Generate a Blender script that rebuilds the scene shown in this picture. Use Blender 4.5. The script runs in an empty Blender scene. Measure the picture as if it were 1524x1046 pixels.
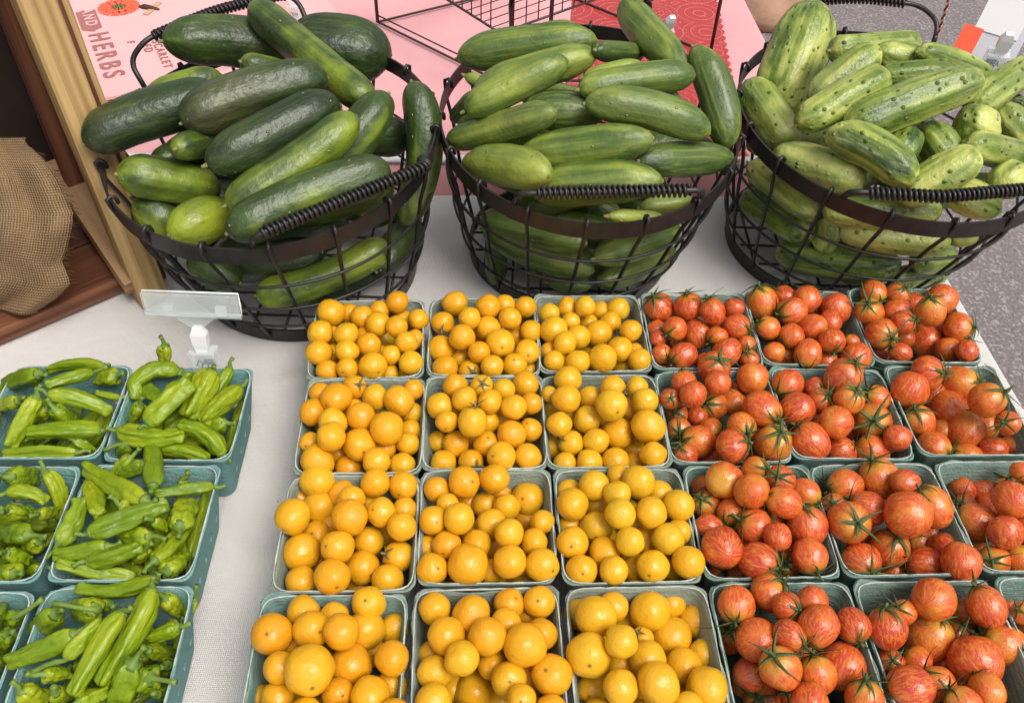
import bpy, bmesh, math, random
import numpy as np
from mathutils import Vector, Matrix, noise
random.seed(7); np.random.seed(7)
R = math.radians
scene = bpy.context.scene
col = scene.collection

# ------------------------------------------------------------------ camera
PW, PH = 1524.0, 1046.0
F, PITCH, ROLL, CH = 1302.16, R(45.2085), R(2.1976), 0.6813
fw = np.array([0, math.cos(PITCH), -math.sin(PITCH)])
up = np.array([0, math.sin(PITCH), math.cos(PITCH)])
rt = np.array([1.0, 0, 0])
cr = rt * math.cos(ROLL) + up * math.sin(ROLL)
cu = -rt * math.sin(ROLL) + up * math.cos(ROLL)
CAM = np.array([0, 0, CH])
cd = bpy.data.cameras.new('camera'); cam = bpy.data.objects.new('camera', cd); col.objects.link(cam)
cd.sensor_width = 36; cd.lens = F / PW * 36; cd.clip_start = 0.02; cd.clip_end = 500
cam.matrix_world = Matrix(((cr[0], cu[0], -fw[0], 0), (cr[1], cu[1], -fw[1], 0), (cr[2], cu[2], -fw[2], CH), (0, 0, 0, 1)))
scene.camera = cam

# ------------------------------------------------------------------ sky, sun, exposure
SUN_FROM = Vector((0.38, -0.36, 0.86)).normalized()
w = bpy.data.worlds.new('World'); scene.world = w; w.use_nodes = True
nt = w.node_tree; nt.nodes.clear()
sky = nt.nodes.new('ShaderNodeTexSky'); sky.sky_type = 'NISHITA'; sky.sun_disc = False
sky.sun_elevation = math.asin(SUN_FROM.z); sky.sun_rotation = math.atan2(SUN_FROM.x, SUN_FROM.y)
sky.dust_density = 4.0; sky.air_density = 1.0
hs = nt.nodes.new('ShaderNodeHueSaturation'); hs.inputs['Saturation'].default_value = 0.14
bg = nt.nodes.new('ShaderNodeBackground'); bg.inputs['Strength'].default_value = 0.105
wo = nt.nodes.new('ShaderNodeOutputWorld')
nt.links.new(sky.outputs[0], hs.inputs['Color']); nt.links.new(hs.outputs[0], bg.inputs[0]); nt.links.new(bg.outputs[0], wo.inputs[0])
sd = bpy.data.lights.new('sun', 'SUN'); sd.energy = 1.5; sd.angle = R(30); sd.color = (1.0, 0.94, 0.86)
sun = bpy.data.objects.new('sun', sd); col.objects.link(sun)
sun.rotation_euler = SUN_FROM.to_track_quat('Z', 'Y').to_euler()
vs = scene.view_settings; vs.view_transform = 'Standard'; vs.look = 'None'; vs.exposure = 0.70; vs.gamma = 1.0; vs.use_curve_mapping = False
scene.cycles.max_bounces = 8; scene.cycles.transparent_max_bounces = 12

# ------------------------------------------------------------------ pixel helpers (a pixel is only a direction)
def rays(px):
    px = np.asarray(px, float).reshape(-1, 2)
    return fw + ((px[:, :1] - PW / 2) / F) * cr - ((px[:, 1:] - PH / 2) / F) * cu
def U(x, y, z):
    d = rays((x, y))[0]
    return Vector(CAM + d * (z - CH) / d[2])

# ------------------------------------------------------------------ material helpers
def new_mat(name):
    m = bpy.data.materials.new(name); m.use_nodes = True
    n = m.node_tree.nodes; return m, n, m.node_tree.links, n['Principled BSDF']
def nd(n, t, **k):
    x = n.new(t)
    for a, b in k.items():
        if hasattr(x, a): setattr(x, a, b)
        else: x.inputs[a.replace('_', ' ')].default_value = b
    return x
def ramp(n, stops, interp='LINEAR'):
    r = n.new('ShaderNodeValToRGB'); e = r.color_ramp.elements; r.color_ramp.interpolation = interp
    while len(e) < len(stops): e.new(0.5)
    for i, (p, c) in enumerate(stops):
        e[i].position = p; e[i].color = (c[0], c[1], c[2], 1) if not isinstance(c, (int, float)) else (c, c, c, 1)
    return r
def mixc(n, l, fac, a, b, mode='MIX'):
    x = n.new('ShaderNodeMix'); x.data_type = 'RGBA'; x.blend_type = mode
    for s, v in ((0, fac), (6, a), (7, b)):
        if isinstance(v, bpy.types.NodeSocket): l.new(v, x.inputs[s])
        elif isinstance(v, (tuple, list)): x.inputs[s].default_value = (*v[:3], 1)
        else: x.inputs[s].default_value = v
    return x.outputs[2]
def mth(n, l, op, a, b=None, c=None):
    x = n.new('ShaderNodeMath'); x.operation = op
    for i, v in enumerate((a, b, c)):
        if v is None: continue
        if isinstance(v, bpy.types.NodeSocket): l.new(v, x.inputs[i])
        else: x.inputs[i].default_value = v
    return x.outputs[0]
def bump(n, l, bsdf, h, strength=0.3, dist=0.001):
    b = n.new('ShaderNodeBump'); b.inputs['Strength'].default_value = strength; b.inputs['Distance'].default_value = dist
    l.new(h, b.inputs['Height']); l.new(b.outputs[0], bsdf.inputs['Normal'])
def mapped(n, l, vec, scale):
    m = n.new('ShaderNodeMapping'); m.inputs['Scale'].default_value = scale; l.new(vec, m.inputs[0]); return m.outputs[0]
def noise_t(n, l, vec, scale, detail=3, rough=0.55):
    t = n.new('ShaderNodeTexNoise'); t.inputs['Scale'].default_value = scale; t.inputs['Detail'].default_value = detail
    t.inputs['Roughness'].default_value = rough
    if vec is not None: l.new(vec, t.inputs['Vector'])
    return t.outputs['Fac']

def meridian(n, l):
    """object coordinates of a unit fruit: (x/rho, y/rho, z) so that noise runs pole to pole"""
    tc = n.new('ShaderNodeTexCoord'); sp = n.new('ShaderNodeSeparateXYZ'); l.new(tc.outputs['Object'], sp.inputs[0])
    x, y, z = sp.outputs
    rho = mth(n, l, 'SQRT', mth(n, l, 'ADD', mth(n, l, 'ADD', mth(n, l, 'MULTIPLY', x, x), mth(n, l, 'MULTIPLY', y, y)), 1e-4))
    cb = n.new('ShaderNodeCombineXYZ')
    l.new(mth(n, l, 'DIVIDE', x, rho), cb.inputs[0]); l.new(mth(n, l, 'DIVIDE', y, rho), cb.inputs[1])
    oi = n.new('ShaderNodeObjectInfo')
    l.new(mth(n, l, 'ADD', mth(n, l, 'MULTIPLY', z, 0.30), mth(n, l, 'MULTIPLY', oi.outputs['Random'], 40)), cb.inputs[2])
    return tc, cb.outputs[0], rho, z, oi

def mat_yellow():
    m, n, l, b = new_mat('yellow_tomato_skin'); tc, mer, rho, z, oi = meridian(n, l)
    base = ramp(n, [(0, (0.67, 0.255, 0.008)), (0.4, (0.69, 0.33, 0.011)), (0.75, (0.68, 0.375, 0.015)), (1, (0.63, 0.39, 0.020))])
    spc = n.new('ShaderNodeSeparateXYZ'); l.new(oi.outputs['Color'], spc.inputs[0])
    l.new(mth(n, l, 'ADD', mth(n, l, 'MULTIPLY', oi.outputs['Random'], 0.6), spc.outputs[0]), base.inputs[0])
    big = noise_t(n, l, mapped(n, l, tc.outputs['Object'], (1, 1, 1)), 1.3, 2)
    c = mixc(n, l, mth(n, l, 'MULTIPLY', big, 0.5), base.outputs[0], (0.66, 0.37, 0.012))
    st = noise_t(n, l, mer, 16, 2)
    sr = ramp(n, [(0.52, 0.0), (0.7, 1.0)]); l.new(st, sr.inputs[0])
    c = mixc(n, l, mth(n, l, 'MULTIPLY', sr.outputs[0], 0.16), c, (0.80, 0.52, 0.06))
    # dry stem scar on the pole
    top = mth(n, l, 'GREATER_THAN', z, 0.0)
    ring = ramp(n, [(0.0, 1.0), (0.06, 0.9), (0.10, 0.25), (0.17, 0.0)]); l.new(rho, ring.inputs[0])
    c = mixc(n, l, mth(n, l, 'MULTIPLY', ring.outputs[0], mth(n, l, 'MULTIPLY', top, mth(n, l, 'ADD', 0.12, spc.outputs[1]))), c, (0.12, 0.07, 0.015))
    l.new(c, b.inputs['Base Color'])
    b.inputs['Roughness'].default_value = 0.30; b.inputs['Specular IOR Level'].default_value = 0.42
    b.inputs['Subsurface Weight'].default_value = 0.45; b.inputs['Subsurface Radius'].default_value = (1, 0.55, 0.12); b.inputs['Subsurface Scale'].default_value = 0.005
    bump(n, l, b, noise_t(n, l, tc.outputs['Object'], 3.0, 2), 0.10, 0.02)
    return m

def mat_red():
    m, n, l, b = new_mat('striped_tomato_skin'); tc, mer, rho, z, oi = meridian(n, l)
    base = ramp(n, [(0, (0.40, 0.028, 0.017)), (0.35, (0.50, 0.048, 0.021)), (0.7, (0.58, 0.092, 0.020)), (1, (0.62, 0.20, 0.026))])
    big = noise_t(n, l, mapped(n, l, tc.outputs['Object'], (1, 1, 1)), 1.2, 2)
    k = mth(n, l, 'ADD', mth(n, l, 'MULTIPLY', oi.outputs['Random'], 0.72), mth(n, l, 'MULTIPLY', mth(n, l, 'SUBTRACT', big, 0.40), 1.5))
    l.new(k, base.inputs[0])
    st = noise_t(n, l, mer, 8.5, 5, 0.72)
    sr = ramp(n, [(0.47, 0.0), (0.56, 1.0)]); l.new(st, sr.inputs[0])
    c = mixc(n, l, mth(n, l, 'MULTIPLY', sr.outputs[0], 0.72), base.outputs[0], (0.66, 0.235, 0.026))
    st2 = noise_t(n, l, mer, 19, 3, 0.7)
    sr2 = ramp(n, [(0.50, 0.0), (0.60, 1.0)]); l.new(st2, sr2.inputs[0])
    c = mixc(n, l, mth(n, l, 'MULTIPLY', sr2.outputs[0], 0.55), c, (0.42, 0.030, 0.014))
    # paler shoulder round the calyx
    top = ramp(n, [(0.0, 0.0), (0.55, 0.0), (1.0, 1.0)]); l.new(z, top.inputs[0])
    sh = ramp(n, [(0.35, 0.25), (0.8, 1.0)]); l.new(oi.outputs['Random'], sh.inputs[0])
    c = mixc(n, l, mth(n, l, 'MULTIPLY', top.outputs[0], mth(n, l, 'MULTIPLY', sh.outputs[0], 0.8)), c, (0.56, 0.31, 0.035))
    l.new(c, b.inputs['Base Color'])
    b.inputs['Roughness'].default_value = 0.28; b.inputs['Specular IOR Level'].default_value = 0.6
    bump(n, l, b, noise_t(n, l, tc.outputs['Object'], 4.0, 3), 0.12, 0.02)
    return m

def mat_simple(name, c, rough=0.5, spec=0.5, nz=None, bumpv=None, metal=0.0):
    m, n, l, b = new_mat(name); b.inputs['Roughness'].default_value = rough; b.inputs['Specular IOR Level'].default_value = spec
    b.inputs['Metallic'].default_value = metal
    tc = n.new('ShaderNodeTexCoord')
    if nz:
        f = noise_t(n, l, mapped(n, l, tc.outputs['Object'], nz[1]), nz[0], 4)
        r_ = ramp(n, [(0.3, c), (0.7, nz[2])]); l.new(f, r_.inputs[0]); l.new(r_.outputs[0], b.inputs['Base Color'])
    else: b.inputs['Base Color'].default_value = (*c, 1)
    if bumpv: bump(n, l, b, noise_t(n, l, mapped(n, l, tc.outputs['Object'], bumpv[1]), bumpv[0], 3), bumpv[2], bumpv[3])
    return m

def mat_cuke(kind):
    m, n, l, b = new_mat('cucumber_skin_' + kind)
    tc = n.new('ShaderNodeTexCoord'); oi = n.new('ShaderNodeObjectInfo'); obc = tc.outputs['Object']
    sp = n.new('ShaderNodeSeparateXYZ'); l.new(oi.outputs['Color'], sp.inputs[0]); tone = sp.outputs[0]
    off = n.new('ShaderNodeVectorMath'); off.operation = 'ADD'; l.new(obc, off.inputs[0])
    cb = n.new('ShaderNodeCombineXYZ'); l.new(mth(n, l, 'MULTIPLY', oi.outputs['Random'], 7.0), cb.inputs[0]); l.new(mth(n, l, 'MULTIPLY', oi.outputs['Random'], 3.0), cb.inputs[2])
    l.new(cb.outputs[0], off.inputs[1]); v = off.outputs[0]
    streak = noise_t(n, l, mapped(n, l, v, (90, 90, 5)), 1.0, 3)
    wide = noise_t(n, l, mapped(n, l, v, (42, 42, 3)), 1.0, 2)
    patch = noise_t(n, l, v, 22, 3)
    fine = noise_t(n, l, mapped(n, l, v, (260, 260, 12)), 1.0, 2)
    speck = n.new('ShaderNodeTexVoronoi'); speck.inputs['Scale'].default_value = 85 if kind != 'pickle' else 105
    l.new(mapped(n, l, v, (1, 1, 0.8)), speck.inputs['Vector']); sdist = speck.outputs['Distance']
    P = {'slicer': ((0.014, 0.027, 0.008), (0.036, 0.066, 0.012), (0.25, 0.32, 0.022)),
         'smooth': ((0.026, 0.054, 0.012), (0.078, 0.128, 0.021), (0.28, 0.33, 0.042)),
         'pickle': ((0.030, 0.070, 0.013), (0.150, 0.215, 0.026), (0.47, 0.50, 0.120))}[kind]
    k = mth(n, l, 'ADD', mth(n, l, 'MULTIPLY', mth(n, l, 'SUBTRACT', patch, 0.5), {'slicer': 1.2, 'smooth': 0.9, 'pickle': 1.2}[kind]), tone)
    k = mth(n, l, 'ADD', k, mth(n, l, 'MULTIPLY', mth(n, l, 'SUBTRACT', wide, 0.5), {'slicer': 0.9, 'smooth': 0.9, 'pickle': 1.7}[kind]))
    k = mth(n, l, 'ADD', k, mth(n, l, 'MULTIPLY', mth(n, l, 'SUBTRACT', streak, 0.5), {'slicer': 0.5, 'smooth': 1.3, 'pickle': 1.9}[kind]))
    r_ = ramp(n, [(0.0, P[0]), (0.45, P[1]), (1.0, P[2])]); l.new(k, r_.inputs[0]); c = r_.outputs[0]
    fr = ramp(n, [(0.5, 0.0), (0.8, 1.0)]); l.new(fine, fr.inputs[0])
    c = mixc(n, l, mth(n, l, 'MULTIPLY', fr.outputs[0], {'slicer': 0.14, 'smooth': 0.5, 'pickle': 0.4}[kind]), c, (P[2][0] * 1.05, P[2][1] * 1.05, P[2][2] * 2))
    # pale specks / dark wart spots
    sr = ramp(n, [(0.05, 1.0), (0.13 if kind != 'pickle' else 0.25, 0.0)]); l.new(sdist, sr.inputs[0])
    gate = noise_t(n, l, v, 60, 1); gr = ramp(n, [(0.50 if kind != 'pickle' else 0.36, 0.0), (0.58 if kind != 'pickle' else 0.44, 1.0)]); l.new(gate, gr.inputs[0])
    sp_m = mth(n, l, 'MULTIPLY', sr.outputs[0], gr.outputs[0])
    c = mixc(n, l, mth(n, l, 'MULTIPLY', sp_m, 0.7 if kind != 'smooth' else 0.25), c, (0.38, 0.40, 0.22) if kind != 'pickle' else (0.035, 0.055, 0.018))
    # ground spot, dusty bloom
    dust = noise_t(n, l, v, 9, 4); dr = ramp(n, [(0.52, 0.0), (0.75, 1.0)]); l.new(dust, dr.inputs[0])
    c = mixc(n, l, mth(n, l, 'MULTIPLY', dr.outputs[0], 0.45), c, {'slicer': (0.125, 0.105, 0.055), 'smooth': (0.24, 0.24, 0.07), 'pickle': (0.48, 0.47, 0.17)}[kind])
    l.new(c, b.inputs['Base Color'])
    b.inputs['Roughness'].default_value = {'slicer': 0.38, 'smooth': 0.42, 'pickle': 0.36}[kind]; b.inputs['Specular IOR Level'].default_value = 0.5
    h = mth(n, l, 'ADD', mth(n, l, 'MULTIPLY', streak, 0.5), mth(n, l, 'MULTIPLY', noise_t(n, l, v, 130, 3), 0.6))
    h = mth(n, l, 'ADD', h, mth(n, l, 'MULTIPLY', sp_m, 0.8))
    bump(n, l, b, h, {'slicer': 0.7, 'smooth': 0.6, 'pickle': 1.0}[kind], 0.0030)
    return m

def mat_pepper():
    m, n, l, b = new_mat('pepper_skin')
    tc = n.new('ShaderNodeTexCoord'); oi = n.new('ShaderNodeObjectInfo')
    f = noise_t(n, l, mapped(n, l, tc.outputs['Object'], (1, 1, 0.35)), 60, 3)
    k = mth(n, l, 'ADD', mth(n, l, 'MULTIPLY', f, 0.8), mth(n, l, 'MULTIPLY', oi.outputs['Random'], 0.35))
    r_ = ramp(n, [(0.25, (0.080, 0.150, 0.005)), (0.55, (0.180, 0.262, 0.007)), (0.9, (0.33, 0.37, 0.014))]); l.new(k, r_.inputs[0])
    l.new(r_.outputs[0], b.inputs['Base Color']); b.inputs['Roughness'].default_value = 0.36; b.inputs['Specular IOR Level'].default_value = 0.42
    h = mth(n, l, 'ADD', noise_t(n, l, mapped(n, l, tc.outputs['Object'], (1, 1, 0.2)), 190, 3), mth(n, l, 'MULTIPLY', noise_t(n, l, tc.outputs['Object'], 90, 2), 0.8))
    bump(n, l, b, h, 0.8, 0.0022)
    return m

def mat_pulp():
    m, n, l, b = new_mat('moulded_pulp')
    tc = n.new('ShaderNodeTexCoord'); oi = n.new('ShaderNodeObjectInfo')
    v = n.new('ShaderNodeVectorMath'); v.operation = 'ADD'; l.new(tc.outputs['Object'], v.inputs[0])
    cb = n.new('ShaderNodeCombineXYZ'); l.new(mth(n, l, 'MULTIPLY', oi.outputs['Random'], 9.0), cb.inputs[0]); l.new(cb.outputs[0], v.inputs[1])
    a = noise_t(n, l, mapped(n, l, v.outputs[0], (70, 70, 420)), 1, 4, 0.65)
    d = noise_t(n, l, v.outputs[0], 34, 4)
    c = mixc(n, l, mth(n, l, 'MULTIPLY', d, 0.35), oi.outputs['Color'], (0.20, 0.25, 0.20))
    ar = ramp(n, [(0.42, 0.0), (0.62, 1.0)]); l.new(a, ar.inputs[0])
    c = mixc(n, l, mth(n, l, 'MULTIPLY', ar.outputs[0], 0.32), c, (0.36, 0.42, 0.37))
    sp = noise_t(n, l, v.outputs[0], 700, 2); sr = ramp(n, [(0.62, 0.0), (0.7, 1.0)]); l.new(sp, sr.inputs[0])
    c = mixc(n, l, mth(n, l, 'MULTIPLY', sr.outputs[0], 0.35), c, (0.08, 0.10, 0.085))
    l.new(c, b.inputs['Base Color']); b.inputs['Roughness'].default_value = 0.85; b.inputs['Specular IOR Level'].default_value = 0.25
    h = mth(n, l, 'ADD', a, mth(n, l, 'MULTIPLY', noise_t(n, l, v.outputs[0], 500, 3), 0.6))
    bump(n, l, b, h, 0.9, 0.0018)
    return m

def mat_cloth():
    m, n, l, b = new_mat('white_linen')
    tc = n.new('ShaderNodeTexCoord'); o = tc.outputs['Object']
    w1 = n.new('ShaderNodeTexWave'); w1.bands_direction = 'X'; w1.inputs['Scale'].default_value = 190; w1.inputs['Distortion'].default_value = 1.2; w1.inputs['Detail'].default_value = 2; l.new(o, w1.inputs['Vector'])
    w2 = n.new('ShaderNodeTexWave'); w2.bands_direction = 'Y'; w2.inputs['Scale'].default_value = 190; w2.inputs['Distortion'].default_value = 1.2; w2.inputs['Detail'].default_value = 2; l.new(o, w2.inputs['Vector'])
    wv = mth(n, l, 'MULTIPLY', w1.outputs['Fac'], w2.outputs['Fac'])
    sl = noise_t(n, l, mapped(n, l, o, (3, 160, 3)), 1, 3); sl2 = noise_t(n, l, mapped(n, l, o, (160, 3, 3)), 1, 3)
    blot = noise_t(n, l, o, 7, 4)
    c = mixc(n, l, mth(n, l, 'MULTIPLY', blot, 0.5), (0.66, 0.625, 0.60), (0.73, 0.705, 0.685))
    c = mixc(n, l, mth(n, l, 'MULTIPLY', mth(n, l, 'ADD', sl, sl2), 0.16), c, (0.55, 0.515, 0.49))
    c = mixc(n, l, mth(n, l, 'MULTIPLY', wv, 0.25), c, (0.72, 0.70, 0.68))
    vo = n.new('ShaderNodeTexVoronoi'); vo.inputs['Scale'].default_value = 16; l.new(o, vo.inputs['Vector'])
    vr = ramp(n, [(0.012, 1.0), (0.022, 0.0)]); l.new(vo.outputs['Distance'], vr.inputs[0])
    c = mixc(n, l, mth(n, l, 'MULTIPLY', vr.outputs[0], 0.55), c, (0.16, 0.11, 0.07))
    l.new(c, b.inputs['Base Color']); b.inputs['Roughness'].default_value = 0.9; b.inputs['Specular IOR Level'].default_value = 0.15
    h = mth(n, l, 'ADD', wv, mth(n, l, 'MULTIPLY', mth(n, l, 'ADD', sl, sl2), 0.7))
    bump(n, l, b, h, 0.7, 0.0011)
    return m

def mat_wood(name, dark, light, rings=9.0, rough=0.6):
    m, n, l, b = new_mat(name)
    tc = n.new('ShaderNodeTexCoord'); oi = n.new('ShaderNodeObjectInfo')
    v = n.new('ShaderNodeVectorMath'); v.operation = 'ADD'; l.new(tc.outputs['Object'], v.inputs[0])
    cb = n.new('ShaderNodeCombineXYZ'); l.new(mth(n, l, 'MULTIPLY', oi.outputs['Random'], 3.0), cb.inputs[0]); l.new(cb.outputs[0], v.inputs[1])
    g = noise_t(n, l, mapped(n, l, v.outputs[0], (rings * 9, rings * 9, 3.0)), 1, 4, 0.6)
    wv = n.new('ShaderNodeTexWave'); wv.inputs['Scale'].default_value = rings * 3.0; wv.inputs['Distortion'].default_value = 3.5; wv.inputs['Detail'].default_value = 2
    l.new(mapped(n, l, v.outputs[0], (1, 1, 0.09)), wv.inputs['Vector'])
    g2 = noise_t(n, l, mapped(n, l, v.outputs[0], (rings * 55, rings * 55, 5.0)), 1, 3, 0.6)
    k = mth(n, l, 'ADD', mth(n, l, 'ADD', mth(n, l, 'MULTIPLY', g, 0.5), mth(n, l, 'MULTIPLY', g2, 0.35)), mth(n, l, 'MULTIPLY', wv.outputs['Fac'], 0.2))
    r_ = ramp(n, [(0.36, dark), (0.68, light)]); l.new(k, r_.inputs[0]); l.new(r_.outputs[0], b.inputs['Base Color'])
    b.inputs['Roughness'].default_value = rough; b.inputs['Specular IOR Level'].default_value = 0.35
    bump(n, l, b, k, 0.25, 0.001)
    return m

def mat_burlap():
    m, n, l, b = new_mat('burlap_weave')
    tc = n.new('ShaderNodeTexCoord'); o = tc.outputs['UV']
    w1 = n.new('ShaderNodeTexWave'); w1.bands_direction = 'X'; w1.inputs['Scale'].default_value = 15; w1.inputs['Distortion'].default_value = 1.0; w1.inputs['Detail'].default_value = 2; l.new(o, w1.inputs['Vector'])
    w2 = n.new('ShaderNodeTexWave'); w2.bands_direction = 'Y'; w2.inputs['Scale'].default_value = 17; w2.inputs['Distortion'].default_value = 1.0; w2.inputs['Detail'].default_value = 2; l.new(o, w2.inputs['Vector'])
    k = mth(n, l, 'MULTIPLY', mth(n, l, 'ADD', w1.outputs['Fac'], w2.outputs['Fac']), 0.5)
    f = noise_t(n, l, o, 9, 4)
    r_ = ramp(n, [(0.15, (0.085, 0.048, 0.022)), (0.5, (0.235, 0.150, 0.078)), (0.9, (0.37, 0.255, 0.145))]); l.new(mth(n, l, 'ADD', mth(n, l, 'MULTIPLY', k, 0.7), mth(n, l, 'MULTIPLY', f, 0.35)), r_.inputs[0])
    l.new(r_.outputs[0], b.inputs['Base Color']); b.inputs['Roughness'].default_value = 0.95; b.inputs['Specular IOR Level'].default_value = 0.1
    bump(n, l, b, k, 0.8, 0.002)
    return m

def mat_asphalt():
    m, n, l, b = new_mat('asphalt')
    tc = n.new('ShaderNodeTexCoord'); o = tc.outputs['Object']
    a = noise_t(n, l, o, 120, 4, 0.75); d = noise_t(n, l, o, 2.2, 3)
    r_ = ramp(n, [(0.33, (0.085, 0.072, 0.072)), (0.55, (0.185, 0.162, 0.160)), (0.74, (0.40, 0.355, 0.345))]); l.new(a, r_.inputs[0])
    vo = n.new('ShaderNodeTexVoronoi'); vo.inputs['Scale'].default_value = 150; l.new(o, vo.inputs['Vector'])
    sp = n.new('ShaderNodeSeparateColor'); l.new(vo.outputs['Color'], sp.inputs[0])
    vr = ramp(n, [(0.80, 0.0), (0.9, 1.0)]); l.new(sp.outputs[0], vr.inputs[0])
    c = mixc(n, l, mth(n, l, 'MULTIPLY', vr.outputs[0], 0.55), r_.outputs[0], (0.46, 0.40, 0.38))
    c = mixc(n, l, mth(n, l, 'MULTIPLY', d, 0.35), c, (0.20, 0.17, 0.175))
    l.new(c, b.inputs['Base Color']); b.inputs['Roughness'].default_value = 0.85
    bump(n, l, b, a, 0.7, 0.006)
    return m

def mat_clear(name='clear_plastic', tint=(0.93, 0.95, 0.95), tr=0.62):
    m, n, l, b = new_mat(name)
    out = n['Material Output']; t = n.new('ShaderNodeBsdfTransparent'); t.inputs[0].default_value = (0.95, 0.97, 0.97, 1)
    b.inputs['Base Color'].default_value = (*tint, 1); b.inputs['Roughness'].default_value = 0.12; b.inputs['Specular IOR Level'].default_value = 0.6
    lw = n.new('ShaderNodeLayerWeight'); lw.inputs[0].default_value = 0.35
    fac = mth(n, l, 'MAXIMUM', mth(n, l, 'SUBTRACT', 1.0, tr), mth(n, l, 'MULTIPLY', lw.outputs['Facing'], 0.6))
    mx = n.new('ShaderNodeMixShader'); l.new(fac, mx.inputs[0]); l.new(t.outputs[0], mx.inputs[1]); l.new(b.outputs[0], mx.inputs[2]); l.new(mx.outputs[0], out.inputs[0])
    return m

def mat_doily():
    m, n, l, b = new_mat('embossed_red_oilcloth')
    tc = n.new('ShaderNodeTexCoord'); o = tc.outputs['Object']
    vo = n.new('ShaderNodeTexVoronoi'); vo.inputs['Scale'].default_value = 13; vo.inputs['Randomness'].default_value = 0.25; l.new(o, vo.inputs['Vector'])
    rings = mth(n, l, 'SINE', mth(n, l, 'MULTIPLY', vo.outputs['Distance'], 38))
    rr = ramp(n, [(0.78, 0.0), (0.92, 1.0)]); l.new(rings, rr.inputs[0])
    dots = n.new('ShaderNodeTexVoronoi'); dots.inputs['Scale'].default_value = 75; dots.inputs['Randomness'].default_value = 0.1; l.new(o, dots.inputs['Vector'])
    dr = ramp(n, [(0.14, 1.0), (0.24, 0.0)]); l.new(dots.outputs['Distance'], dr.inputs[0])
    band = noise_t(n, l, o, 18, 1); br = ramp(n, [(0.5, 0.0), (0.55, 1.0)]); l.new(band, br.inputs[0])
    pat = mth(n, l, 'MAXIMUM', mth(n, l, 'MULTIPLY', rr.outputs[0], 0.8), mth(n, l, 'MULTIPLY', dr.outputs[0], br.outputs[0]))
    c = mixc(n, l, mth(n, l, 'MULTIPLY', pat, 0.45), (0.42, 0.032, 0.030), (0.70, 0.26, 0.24))
    l.new(c, b.inputs['Base Color']); b.inputs['Roughness'].default_value = 0.42
    bump(n, l, b, pat, 0.6, 0.003)
    return m

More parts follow.
